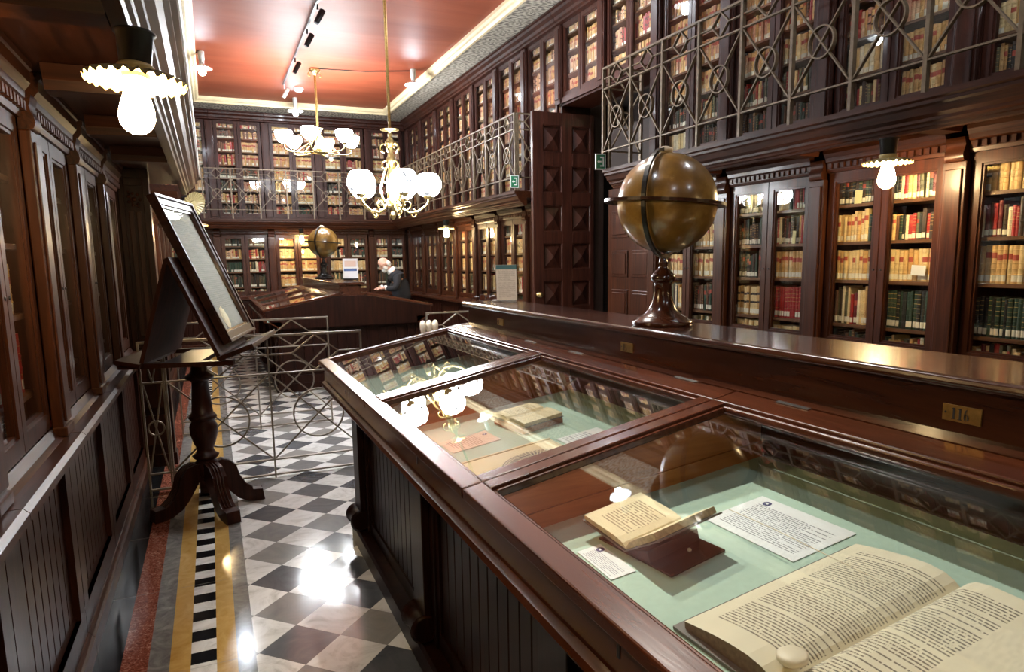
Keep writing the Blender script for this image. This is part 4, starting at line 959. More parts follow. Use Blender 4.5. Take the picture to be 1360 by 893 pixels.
t.rotation_euler = (math.radians(-9), 0, math.radians(-15)); t.location.z = 1.362
t = thing('spectacles', 'pair of dark spectacles lying on the near counter beside the sign', 'glasses', (1.56, 3.93, 1.342), 0.1)
b = MB(); b.tube(arc((-0.034, 0, 0.024), 0.021, 16, 'xz'), 0.002, 6, closed=True); b.tube(arc((0.034, 0, 0.024), 0.021, 16, 'xz'), 0.002, 6, closed=True); b.tube([(-0.013, 0, 0.028), (0, -0.003, 0.032), (0.013, 0, 0.028)], 0.002, 6); b.build('frame', M['black'], t)
for s in (-1, 1):
    b = MB(); b.tube([(s * 0.056, 0, 0.03), (s * 0.06, 0.06, 0.028), (s * 0.056, 0.11, 0.004)], 0.002, 6); b.build('temple', M['black'], t)
b = MB(); b.box(-0.06, 0.06, -0.05, 0.05, 0, 0.006); b.box(-0.052, 0.056, -0.045, 0.052, 0.006, 0.010)
tag(b.build('leaflet_pile', M['paper'], None, loc=(1.66, 3.90, 1.342), rot=(0, 0, 0.3)), 'little pile of white leaflets behind the sign on the near counter', 'leaflets')
# three ivory pegs behind the far corner of the showcase
for i in range(3):
    b = MB(); b.lathe([(0.028, 0), (0.03, 0.01), (0.018, 0.03), (0.02, 0.06), (0.03, 0.11), (0.031, 0.15), (0.022, 0.18), (0.008, 0.19)], (0, 0, 0), 14)
    tag(b.build('ivory_peg', M['ivory'], None, loc=(1.86 + i * 0.062, 6.40, 0.83)), 'ivory turned peg in the row of three by the far showcase corner, ' + ['left one', 'middle one', 'right one'][i], 'peg', 'ivory pegs')
t = thing('peg_stand', 'dark low wooden stand carrying three ivory pegs behind the showcase', 'stand', (1.92, 6.40, 0))
b = MB(); b.box(-0.14, 0.14, -0.1, 0.1, 0.80, 0.828); b.build('top', M['wood_dark'], t, bevel=0.003)
for sx in (-1, 1):
    for sy in (-1, 1):
        b = MB(); b.box(sx * 0.11 - 0.015, sx * 0.11 + 0.015, sy * 0.07 - 0.015, sy * 0.07 + 0.015, 0.0, 0.8); b.build('leg', M['wood_dark'], t)

# ------------------------------------------------------------------ big panelled door
t = thing('panelled_door', 'tall open door leaf of dark wood with raised diamond panels', 'door', (4.16, 7.10, 0))
x0, x1, z0, z1, th = -0.785, 0.0, 0.02, 3.22, 0.055
zr = [(3.08, 2.785), (2.64, 2.345), (2.20, 1.905), (1.77, 1.475), (1.34, 1.045), (0.91, 0.615), (0.49, 0.19)]
xc = [(-0.655, -0.415), (-0.285, -0.045)]
b = MB()
b.box(x0, xc[0][0], -th, 0, z0, z1); b.box(xc[0][1], xc[1][0], -th, 0, z0, z1); b.box(xc[1][1], x1, -th, 0, z0, z1)
zz = [z1] + [v for p in zr for v in p] + [z0]
for (xa, xb) in xc:
    for i in range(0, len(zz), 2): b.box(xa, xb, -th, 0, zz[i + 1], zz[i])
b.build('frame', M['wood_gallery'], t, bevel=0.003)
for (xa, xb) in xc:
    for (zt_, zb_) in zr:
        b = MB(); cx, cz = (xa + xb) / 2, (zt_ + zb_) / 2; e = 0.028
        b.box(xa, xb, -th * 0.45, -th * 0.25, zb_, zt_)
        for (p, q) in (((xa, zb_), (xb, zb_)), ((xb, zb_), (xb, zt_)), ((xb, zt_), (xa, zt_)), ((xa, zt_), (xa, zb_))):
            b.tube([(p[0], -th * 0.75, p[1]), (q[0], -th * 0.75, q[1])], 0.011, 6)
        vs = [(xa + e, -th * 0.46, zb_ + e), (xb - e, -th * 0.46, zb_ + e), (xb - e, -th * 0.46, zt_ - e), (xa + e, -th * 0.46, zt_ - e), (cx, -th * 1.25, cz)]
        b.add(vs, [(0, 1, 4), (1, 2, 4), (2, 3, 4), (3, 0, 4)]); b.build('panel', M['wood_gallery'], t)
b = MB(); b.lathe([(0.03, 0), (0.03, 0.006), (0.012, 0.01), (0.012, 0.03), (0.026, 0.036), (0.032, 0.05), (0.026, 0.064), (0.006, 0.07)], (0, 0, 0), 18, rot=Matrix.Rotation(PI / 2, 3, 'X')); b.build('knob', M['brass'], t, loc=(-0.725, -th - 0.0005, 1.19))
# closed leaf with flat panels
t = thing('panelled_door', 'closed door leaf of brown wood with flat panels under the near gallery', 'door', (3.87, 5.40, 0))
b = MB(); b.box(0.0, 0.04, 0.0, 0.85, 0.02, 2.30); b.build('slab', M['wood_v'], t)
rows = [(0.2, 0.47), (0.6, 0.87), (1.0, 1.27), (1.40, 1.67), (1.80, 2.07)]
for (ya, yb) in ((0.09, 0.39), (0.47, 0.77)):
    for (za, zb) in rows:
        b = MB(); b.box(-0.012, -0.0005, ya, yb, za, zb); b.box(-0.022, -0.012, ya + 0.03, yb - 0.03, za + 0.03, zb - 0.03); b.build('panel', M['wood_v'], t, bevel=0.004)
# dark transom board above it
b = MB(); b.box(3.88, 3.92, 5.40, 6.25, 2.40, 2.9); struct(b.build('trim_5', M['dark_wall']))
t = thing('exit_glow', 'dim glowing box standing for green exit sign light in recess behind near railing', 'lamp', (4.5, 5.9, 3.38))  # glowing box stands for the green exit-sign light on the passage ceiling
b = MB(); b.box(-0.12, 0.12, -0.12, 0.12, -0.05, 0.0); b.build('glow_panel', M['green_glow'], t); b = MB(); b.box(-0.14, 0.14, -0.14, 0.14, 0.0, 0.018); b.build('glow_mount', M['black'], t)

# exit signs on the railing ends
def exit_sign(label, loc, rz, s):
    t = thing('exit_sign', label, 'sign', loc, rz, 'green exit signs'); k = s
    b = MB(); b.box(-0.5 * k, 0.5 * k, -0.006, 0.006, -0.7 * k, 0.7 * k); b.build('plate', M['white_paint'], t)
    b = MB(); b.box(-0.42 * k, 0.42 * k, -0.008, -0.0065, -0.62 * k, 0.62 * k); b.build('green_field', M['green_sign'], t)
    b = MB(); y0, y1 = -0.010, -0.0085
    b.box(-0.06 * k, 0.3 * k, y0, y1, 0.32 * k, 0.44 * k); b.box(-0.06 * k, 0.3 * k, y0, y1, -0.44 * k, -0.32 * k); b.box(0.18 * k, 0.3 * k, y0, y1, -0.32 * k, 0.32 * k)
    b.box(-0.3 * k, 0.06 * k, y0, y1, -0.06 * k, 0.06 * k); b.prism([(-0.34 * k, 0.0), (-0.18 * k, 0.15 * k), (-0.18 * k, -0.15 * k)], 'y', y0, y1)
    b.build('pictogram', M['white_paint'], t)
    return t
exit_sign('green exit sign hanging at the end of the near right gallery railing', (XE - 0.012, 5.535, 2.47), math.radians(-8), 0.10)
exit_sign('green exit sign hanging at the end of the far right gallery railing', (XE - 0.01, 7.475, 2.50), math.radians(-8), 0.10)
# ------------------------------------------------------------------ lamps
def scallop(b, R_, r0, z0, drop, n, seg=96, th=0.004, amp=0.006):
    """fluted porcelain disc shade, centre at origin"""
    rings = [r0, r0 + (R_ - r0) * 0.35, r0 + (R_ - r0) * 0.7, R_]
    for side in (1, -1):
        vs = []
        for j in range(seg):
            a = 2 * PI * j / seg
            for i, r in enumerate(rings):
                f = i / (len(rings) - 1); w = math.cos(n * a)
                rr = r * (1 + 0.02 * f * w); vs.append((rr * math.cos(a), rr * math.sin(a), z0 - drop * f * f + amp * f * w + side * th / 2))
        m = len(rings); fs = []
        for j in range(seg):
            k = (j + 1) % seg
            for i in range(m - 1):
                q = (j * m + i, k * m + i, k * m + i + 1, j * m + i + 1); fs.append(q if side == -1 else q[::-1])
        b.add(vs, fs, True)
BULB = [(0.0001, -0.175), (0.016, -0.173), (0.032, -0.163), (0.043, -0.147), (0.048, -0.125), (0.046, -0.10), (0.040, -0.075), (0.033, -0.05), (0.029, -0.025), (0.027, 0.0)]
def wall_lamp(label, loc, rot=(0, 0, 0), bulb=True, bracket=None, scale=1.0, mat='bulb_warm', group='porcelain disc lamps under the galleries'):
    t = thing('disc_lamp', label, 'lamp', loc, 0, group); t.rotation_euler = rot; t.scale = (scale,) * 3
    b = MB(); scallop(b, 0.125, 0.03, 0.0, 0.022, 26); b.lathe([(0.042, 0.024), (0.046, 0.02), (0.046, 0.012), (0.036, 0.004), (0.032, -0.012)], (0, 0, 0), 24); b.build('shade', M['porcelain'], t)
    b = MB(); b.lathe([(0.036, 0.0245), (0.040, 0.03), (0.046, 0.1), (0.052, 0.102), (0.052, 0.108), (0.02, 0.112)], (0, 0, 0), 20); b.build('socket', M['black'], t)
    if bulb:
        b = MB(); b.lathe([(r * 0.93, z * 0.86 - 0.008) for r, z in BULB], (0, 0, 0), 20); b.build('bulb', M[mat], t)
    if bracket:
        b = MB(); b.tube([(0, 0, 0.1)] + bracket, 0.012, 8); b.build('bracket', M['black'], t)
    return t
wall_lamp('large lit bulb lamp under the near left gallery at top left', (-0.146, 2.16, 2.108), (math.radians(-2), math.radians(3), 0), True, [(-0.01, -0.01, 0.114)])
wall_lamp('lit bulb lamp under the near right gallery before the bookcases', (3.44, 2.68, 2.112), bracket=[(0, 0, 0.113)])
wall_lamp('lit lamp under the far right gallery', (3.44, 10.35, 2.112), bracket=[(0, 0, 0.113)])
wall_lamp('lit lamp under the far end gallery above the far globe', (1.63, 13.60, 2.12), bracket=[(0, 0, 0.12)])
wall_lamp('lit lamp just behind the top corner of the framed sheet on the left', (-0.115, 8.75, 2.06), bracket=[(0, 0, 0.2)])
wall_lamp('unlit tilted fluted disc lamp above the framed sheet', (-0.115, 7.45, 2.18), (math.radians(-68), 0, math.radians(42)), False, [(0.0, 0.02, 0.16)], 1.0)
wall_lamp('lit bulb lamp under the right gallery behind the camera', (3.44, -0.6, 2.105), bracket=[(0, 0, 0.12)])
wall_lamp('lit bulb lamp under the left gallery behind the camera', (-0.15, -0.6, 2.105), bracket=[(0, 0, 0.12)])

def ceiling_lamp(label, x, y):
    t = thing('ceiling_lamp', label, 'lamp', (x, y, 4.20), 0, 'small fluted ceiling lamps')
    b = MB(); scallop(b, 0.125, 0.03, 0.0, 0.03, 20, 60); b.lathe([(0.04, 0.02), (0.036, 0.0)], (0, 0, 0), 16); b.build('shade', M['white_paint'], t)
    b = MB(); b.lathe([(0.03, 0.021), (0.034, 0.08), (0.040, 0.085), (0.040, 0.187)], (0, 0, 0), 16); b.build('socket', M['grey_tube'], t)
    b = MB(); b.lathe([(r * 0.9, z * 0.62 - 0.01) for r, z in BULB], (0, 0, 0), 16); b.build('bulb', M['bulb_cool'], t)
ceiling_lamp('small lit ceiling lamp at upper left beside the left gallery edge', 0.09, 10.34)
ceiling_lamp('small lit ceiling lamp near the far end wall', 1.534, 12.6)
ceiling_lamp('small lit ceiling lamp at the right edge of the red ceiling', 2.942, 10.2)
for k, yy in enumerate((6.1, 1.9, -2.0)):
    ceiling_lamp(f'ceiling lamp on the left side, {ORD[k]} nearer than the picture edge', 0.09, yy); ceiling_lamp(f'ceiling lamp on the right side, {ORD[k]} nearer than the picture edge', 2.942, yy)

# wires on the ceiling from the far chandelier canopy
b = MB(); b.tube([(1.66, 10.62, 4.382), (2.3, 10.5, 4.372), (2.93, 10.27, 4.382)], 0.007, 6); tag(b.build('ceiling_cable', M['black']), 'dark cable from far chandelier rose to the right ceiling lamp', 'cable', 'ceiling cables')
b = MB(); b.tube([(-0.2, 10.42, 4.352), (0.02, 10.37, 4.372), (0.06, 10.35, 4.382)], 0.007, 6); tag(b.build('ceiling_cable', M['black']), 'dark cable leading to the upper left ceiling lamp', 'cable', 'ceiling cables')
# track rail with spotlights
t = thing('track_light', 'long thin ceiling track with small spotlights left of the chandeliers', 'track light', (1.25, 0, 0))
b = MB(); b.box(-0.012, 0.012, 2.0, 11.6, 4.345, 4.365); b.build('rail', M['black'], t)
for yy in (7.9, 8.75, 10.0, 11.5):
    b = MB(); b.tube([(0, yy, 4.33), (0, yy, 4.27)], 0.010, 8); b.lathe([(0.028, -0.11), (0.032, -0.05), (0.032, 0.05), (0.012, 0.06)], (0.03, yy, 4.23), 12, rot=Matrix.Rotation(0.5, 3, 'Y')); b.build('spotlight', M['black'] if yy < 11 else M['grey_tube'], t)
for k_, (yy, tx, ty, en) in enumerate(((3.3, 1.0, 0.95, 135), (4.2, 1.0, 2.15, 140), (5.4, 1.0, 3.4, 95))):
    src = Vector((1.25, yy, 4.16)); dr = (Vector((tx, ty, 0.95)) - src).normalized()
    ld = bpy.data.lights.new('spot_beam', 'SPOT'); ld.energy = en; ld.color = (1.0, 0.94, 0.84); ld.spot_size = math.radians(30); ld.spot_blend = 0.6; ld.shadow_soft_size = 0.03
    lo = bpy.data.objects.new('spot_beam', ld); COL.objects.link(lo); lo.location = src + dr * 0.10; lo.rotation_euler = dr.to_track_quat('-Z', 'Y').to_euler()
    q = dr.to_track_quat('-Z', 'Y').to_matrix()
    b = MB(); b.lathe([(0.034, -0.07), (0.036, 0.0), (0.034, 0.05), (0.012, 0.065)], (0, yy, 4.19), 14, rot=q); b.tube([(0, yy, 4.33), (0, yy, 4.22)], 0.010, 8); b.build('spotlight', M['black'], t)
# smoke detector
b = MB(); b.lathe([(0.045, -0.055), (0.06, -0.045), (0.062, -0.03), (0.075, -0.025), (0.075, 0.0)], (0, 0, 0), 20)
tag(b.build('smoke_detector', M['white_paint'], None, loc=(1.517, 11.9, 4.389)), 'round white smoke detector on the red ceiling beyond the track', 'smoke detector')

# ---- chandeliers
def curl(c, r, a0, a1, turns, ax, n=16, z=0.0):
    """scroll in the vertical plane along direction ax"""
    out = []
    for i in range(n + 1):
        f = i / n; a = a0 + (a1 - a0) * f; rr = r * (1 - 0.75 * f)
        out.append((c[0] + ax[0] * rr * math.cos(a), c[1] + ax[1] * rr * math.cos(a), c[2] + rr * math.sin(a)))
    return out
def chandelier(label, x, y, zt, zb, n, R_, globe_r, style, ph):
    t = thing('chandelier', label, 'chandelier', (x, y, 0), 0, 'brass chandeliers')
    B = M['brass']
    b = MB(); b.tube([(0, 0, 4.33), (0, 0, zt)], 0.014 if style == 0 else 0.018, 10); b.build('rod', M['old_brass'], t)
    b = MB(); b.lathe([(0.07, 4.388), (0.085, 4.37), (0.05, 4.34), (0.03, 4.31), (0.02, 4.30)], (0, 0, 0), 20)
    if style == 1:
        for k in range(4): a = k * PI / 2; b.tube(curl((0.07 * math.cos(a), 0.07 * math.sin(a), 4.30), 0.035, PI / 2, -PI, 1, (math.cos(a), math.sin(a))), 0.006, 6)
    b.build('ceiling_rose', B, t)
    b = MB()
    if style == 0:
        h = zt - zb
        S_ = lambda f: zb + h * f
        b.lathe([(0.004, S_(0)), (0.022, S_(0.02)), (0.03, S_(0.05)), (0.018, S_(0.08)), (0.012, S_(0.10)), (0.045, S_(0.14)), (0.06, S_(0.17)), (0.05, S_(0.22)), (0.035, S_(0.27)), (0.04, S_(0.36)), (0.052, S_(0.43)), (0.04, S_(0.50)), (0.026, S_(0.56)), (0.03, S_(0.62)), (0.05, S_(0.66)), (0.03, S_(0.70)), (0.02, S_(0.76)), (0.028, S_(0.82)), (0.05, S_(0.85)), (0.03, S_(0.88)), (0.016, S_(0.91)), (0.016, S_(0.975)), (0.085, S_(0.98)), (0.085, S_(0.99)), (0.015, S_(1.0))], (0, 0, 0), 24, fl=None)
        b.build('stem', B, t)
        b = MB()
        for k in range(5):
            a = k * 2 * PI / 5 + 0.3; ax = (math.cos(a), math.sin(a))
            b.tube(curl((0.055 * ax[0], 0.055 * ax[1], S_(0.80)), 0.05, -PI / 2, PI * 1.2, 1, ax), [0.009 - 0.0003 * i for i in range(17)], 6)
            b.tube(curl((0.05 * ax[0], 0.05 * ax[1], S_(0.60)), 0.045, PI / 2, -PI * 1.2, 1, ax), [0.009 - 0.0003 * i for i in range(17)], 6)
            b.tube([(0.03 * ax[0], 0.03 * ax[1], S_(0.62)), (0.07 * ax[0], 0.07 * ax[1], S_(0.50)), (0.105 * ax[0], 0.105 * ax[1], S_(0.34)), (0.085 * ax[0], 0.085 * ax[1], S_(0.22)), (0.04 * ax[0], 0.04 * ax[1], S_(0.18))], [0.008, 0.011, 0.012, 0.010, 0.008], 6)
            for zf, rr in ((0.42, 0.075), (0.30, 0.10), (0.15, 0.07)): b.sphere(0.017, (rr * ax[0], rr * ax[1], S_(zf)), 8, 6)
        b.build('scrollwork', B, t)
    else:
        h = zt - zb
        S_ = lambda f: zb + h * f
        b.lathe([(0.004, S_(-0.06)), (0.05, S_(-0.03)), (0.13, S_(0.0)), (0.14, S_(0.03)), (0.06, S_(0.06)), (0.045, S_(0.2)), (0.05, S_(0.6)), (0.035, S_(0.85)), (0.07, S_(0.95)), (0.08, S_(0.98)), (0.03, S_(1.0))], (0, 0, 0), 24)
        b.build('stem', B, t)
    for k in range(n):
        a = ph + 2 * PI * k / n; ax = (math.cos(a), math.sin(a))
        def Q(r, z): return (r * ax[0], r * ax[1], z)
        b = MB()
        if style == 0:
            h = zt - zb; gzc = zb + h * 0.52
            p = [Q(0.04, zb + h * 0.22), Q(0.09, zb + h * 0.12), Q(0.16, zb + h * 0.075), Q(0.24, zb + h * 0.09), Q(0.31, zb + h * 0.15), Q(R_, zb + h * 0.19), Q(R_, zb + h * 0.225)]
            b.tube(p, 0.011, 8); b.tube(curl(Q(0.19, zb + h * 0.06), 0.045, PI / 2, -PI * 1.1, 1, ax), 0.007, 6); b.tube(curl(Q(0.13, zb + h * 0.17), 0.05, -PI / 2, PI * 1.2, 1, ax), 0.007, 6)
            b.lathe([(0.012, 0), (0.035, 0.012), (0.05, 0.03), (0.046, 0.045)], Q(R_, zb + h * 0.225), 14)
            arm = b.build('arm', B, t)
            g = MB(); gr = globe_r
            prof = [(0.05, -gr * 0.88)] + [(gr * math.sin(u), -gr * math.cos(u)) for u in [0.62 + i * (2.45 - 0.62) / 11 for i in range(12)]]
            g.lathe(prof, Q(R_, zb + h * 0.225 + 0.04 + gr * 0.8), 22); g.build('glass_globe', M['globe_lit'], arm)
        else:
            p = [Q(0.10, zb + 0.01), Q(R_ * 0.5, zb - 0.005), Q(R_ * 0.86, zb), Q(R_, zb + 0.03), Q(R_, zb + 0.09)]
            b.tube(p, 0.012, 8); b.tube([Q(0.05, zt - 0.1), Q(0.12, zb + 0.15), Q(R_ * 0.62, zb + 0.01)], 0.008, 6); b.lathe([(0.015, 0), (0.035, 0.015), (0.03, 0.03)], Q(R_, zb + 0.08), 12)
            arm = b.build('arm', B, t)
            g = MB(); gr = globe_r
            g.lathe([(0.035, 0.0), (gr * 0.62, 0.03), (gr * 0.88, 0.075), (gr, 0.13), (gr * 0.98, 0.165), (gr * 0.90, 0.175)], Q(R_, zb + 0.105), 20); g.build('glass_bowl', M['bowl_lit'], arm)
    return t
VW = math.radians(-14)      # lateral direction seen from the aisle
chandelier('ornate brass chandelier with large glowing globes, the nearer one', 1.62, 6.46, 2.82, 1.985, 5, 0.34, 0.125, 0, VW)
chandelier('brass ring chandelier with six glowing bowls, the farther one', 1.60, 10.68, 3.56, 3.20, 6, 0.50, 0.125, 1, math.radians(-9) + 0.30)

# ------------------------------------------------------------------ the lectern
AZ = math.radians(-13.0)        # local +y -> (sin13, cos13)
t = thing('lectern', 'tall wooden pedestal lectern with double sloping desk standing on the border', 'lectern', (-0.115, 4.79, 0), 0)
b = MB(); b.lathe([(0.05, 0.20), (0.075, 0.22), (0.085, 0.26), (0.08, 0.30), (0.055, 0.325), (0.075, 0.34), (0.082, 0.355), (0.06, 0.37), (0.05, 0.40), (0.068, 0.44), (0.085, 0.50), (0.086, 0.55), (0.07, 0.585), (0.078, 0.595), (0.088, 0.61), (0.078, 0.625), (0.066, 0.64), (0.06, 0.70), (0.05, 0.84), (0.06, 0.855), (0.085, 0.865), (0.09, 0.885), (0.06, 0.90), (0.05, 0.92), (0.045, 1.02)], (0, 0, 0), 24)
b.build('column', M['wood_dark'], t)
for k, (fx, fy) in enumerate(((-0.32, -0.16), (0.135, -0.40), (0.33, 0.02), (-0.02, 0.33))):
    d = Vector((fx, fy)); Ln = d.length; ax = d / Ln
    b = MB()
    # cabriole profile in (r,z): upper and lower outline
    up_ = [(0.03, 0.30), (0.09, 0.315), (0.16, 0.30), (0.215, 0.25), (0.235, 0.18), (0.28, 0.115), (0.33, 0.08), (Ln, 0.075)]
    lo_ = [(Ln + 0.01, 0.0), (0.36, 0.0), (0.29, 0.01), (0.22, 0.04), (0.165, 0.09), (0.12, 0.15), (0.08, 0.19), (0.03, 0.20)]
    up_ = [(r * Ln / 0.40 if r > 0.1 else r, z) for r, z in up_[:-1]] + [(Ln, 0.075)]; lo_ = [(Ln + 0.01, 0.0)] + [(r * Ln / 0.40 if r > 0.1 else r, z) for r, z in lo_[1:]]
    n = len(up_); hw = 0.042
    pr = [(ax.y, -ax.x)]
    vs = []
    for sgn in (-1, 1):
        for (r, z) in up_ + lo_: vs.append((ax.x * r + ax.y * hw * sgn, ax.y * r - ax.x * hw * sgn, z))
    m = 2 * n
    fs = [(i, (i + 1) % m, m + (i + 1) % m, m + i) for i in range(m)]
    for i in range(n - 1): fs.append((i, i + 1, m - 2 - i, m - 1 - i)); fs.append((m + i + 1, m + i, 2 * m - 1 - i, 2 * m - 2 - i))
    b.add(vs, fs)
    for off in (-0.018, 0.0, 0.018):
        b.tube([(ax.x * r + ax.y * off, ax.y * r - ax.x * off, z + 0.002) for r, z in up_[1:-1]], 0.006, 5)
    b.build('leg', M['wood_dark'], t, bevel=0.005)
dk = bpy.data.objects.new('desk', None); 
b = MB()   # desk frame: local axes u (across, toward +x) and v (along)
def U(u, v, z): return (u * math.cos(AZ) - v * math.sin(AZ), u * math.sin(AZ) + v * math.cos(AZ), z)
def lbox(b, u0, u1, v0, v1, z0, z1):
    c = [U(u, v, 0) for u, v in ((u0, v0), (u1, v0), (u1, v1), (u0, v1))]
    b.hexa([(p[0], p[1], z0) for p in c], [(p[0], p[1], z1) for p in c])
def lslab(b, a, c, v0, v1, th):
    """slab between (u,z) points a and c, thickness th to the lower side"""
    (ua, za), (uc, zc) = a, c; L_ = math.hypot(uc - ua, zc - za); nx, nz = (zc - za) / L_ * th, -(uc - ua) / L_ * th
    if nz > 0: nx, nz = -nx, -nz
    bot = [(ua + nx, za + nz, v0), (uc + nx, zc + nz, v0), (uc + nx, zc + nz, v1), (ua + nx, za + nz, v1)]; top = [(ua, za, v0), (uc, zc, v0), (uc, zc, v1), (ua, za, v1)]
    b.hexa([U(u, v, z) for u, z, v in bot], [U(u, v, z) for u, z, v in top])
lbox(b, -0.33, 0.30, -0.42, -0.36, 1.00, 1.028); lbox(b, -0.33, 0.30, 0.27, 0.33, 1.00, 1.028); lbox(b, -0.10, 0.10, -0.36, 0.36, 1.00, 1.025)
b.build('desk_frame', M['wood_dark'], t)
b = MB(); lslab(b, (0.24, 1.045), (-0.005, 1.64), -0.43, 0.36, 0.022); b.build('right_slope', M['wood_desk'], t)
b = MB(); lslab(b, (-0.21, 1.035), (-0.03, 1.63), -0.43, 0.33, 0.022); b.build('left_slope', M['wood_desk'], t)
b = MB(); lslab(b, (0.22, 1.055), (0.42, 1.13), -0.45, 0.42, 0.03); b.build('book_ledge', M['wood_dark'], t, bevel=0.004)
b = MB(); lslab(b, (-0.335, 1.06), (-0.20, 1.03), -0.45, 0.33, 0.025); b.build('book_ledge', M['wood_dark'], t, bevel=0.004)
# the framed sheet leaning on it
D_ = Vector((math.sin(-AZ), math.cos(-AZ), 0))
P1 = Vector((0.115, 4.46, 1.122)); wF, hF = 0.81, 0.965
upv = (Vector((-0.300, 4.545, 2.005)) - Vector((0.058, 4.46, 1.11))); upv = (upv - D_ * upv.dot(D_)).normalized(); nv = D_.cross(upv).normalized()
if nv.x < 0: nv = -nv
fr = thing('framed_sheet', 'framed grey parchment sheet under glass leaning on the lectern', 'picture frame')
P1 = Vector((0.066, 4.46, 1.115)) + nv * 0.004
MF = Matrix((( *D_, 0), (*upv, 0), (*nv, 0), (0, 0, 0, 1))).transposed(); MF.translation = P1
b = MB()
for (a0, a1, c0, c1) in ((0, wF, 0, 0.065), (0, wF, hF - 0.065, hF), (0, 0.065, 0.065, hF - 0.065), (wF - 0.065, wF, 0.065, hF - 0.065)):
    b.box(a0, a1, c0, c1, -0.03, 0.012)
b.box(0.0, wF, 0, 0.02, 0.012, 0.022); b.box(0, wF, hF - 0.02, hF, 0.012, 0.022); b.box(0, 0.02, 0.02, hF - 0.02, 0.012, 0.022); b.box(wF - 0.02, wF, 0.02, hF - 0.02, 0.012, 0.022)
b.build('moulding', M['wood_dark'], fr, bevel=0.003)
b = MB()
for (a0, a1, c0, c1) in ((0.065, wF - 0.065, 0.065, 0.08), (0.065, wF - 0.065, hF - 0.08, hF - 0.065), (0.065, 0.08, 0.08, hF - 0.08), (wF - 0.08, wF - 0.065, 0.08, hF - 0.08)): b.box(a0, a1, c0, c1, -0.02, 0.004)
b.build('inner_slip', M['wood_ridge'], fr)
b = MB(); b.box(0.066, wF - 0.066, 0.066, hF - 0.066, -0.028, -0.0165, mi=1); b.quad((0.0805, 0.0805, -0.016), (wF - 0.0805, 0.0805, -0.016), (wF - 0.0805, hF - 0.0805, -0.016), (0.0805, hF - 0.0805, -0.016), 0, [(0, 0), (1, 0), (1, 1), (0, 1)]); b.build('parchment', [M['text_linen'], M['page']], fr)
b = MB()
for k in range(9): a = k * 2 * PI / 9; b.lathe([(0.028, 0), (0.028, 0.001)], (0.30 + 0.05 * math.cos(a), 0.155 + 0.05 * math.sin(a), -0.0155), 10)
b.lathe([(0.042, 0), (0.042, 0.0015)], (0.30, 0.155, -0.0155), 12); b.build('emblem_reflection', M['cream'], fr)  # pale emblem reflection on the sheet, modelled as a cream rosette
b = MB(); b.box(0.0805, wF - 0.0805, 0.0805, hF - 0.0805, -0.008, -0.005); b.build('glass_pane', M['matt_glass'], fr)
fr.matrix_world = MF

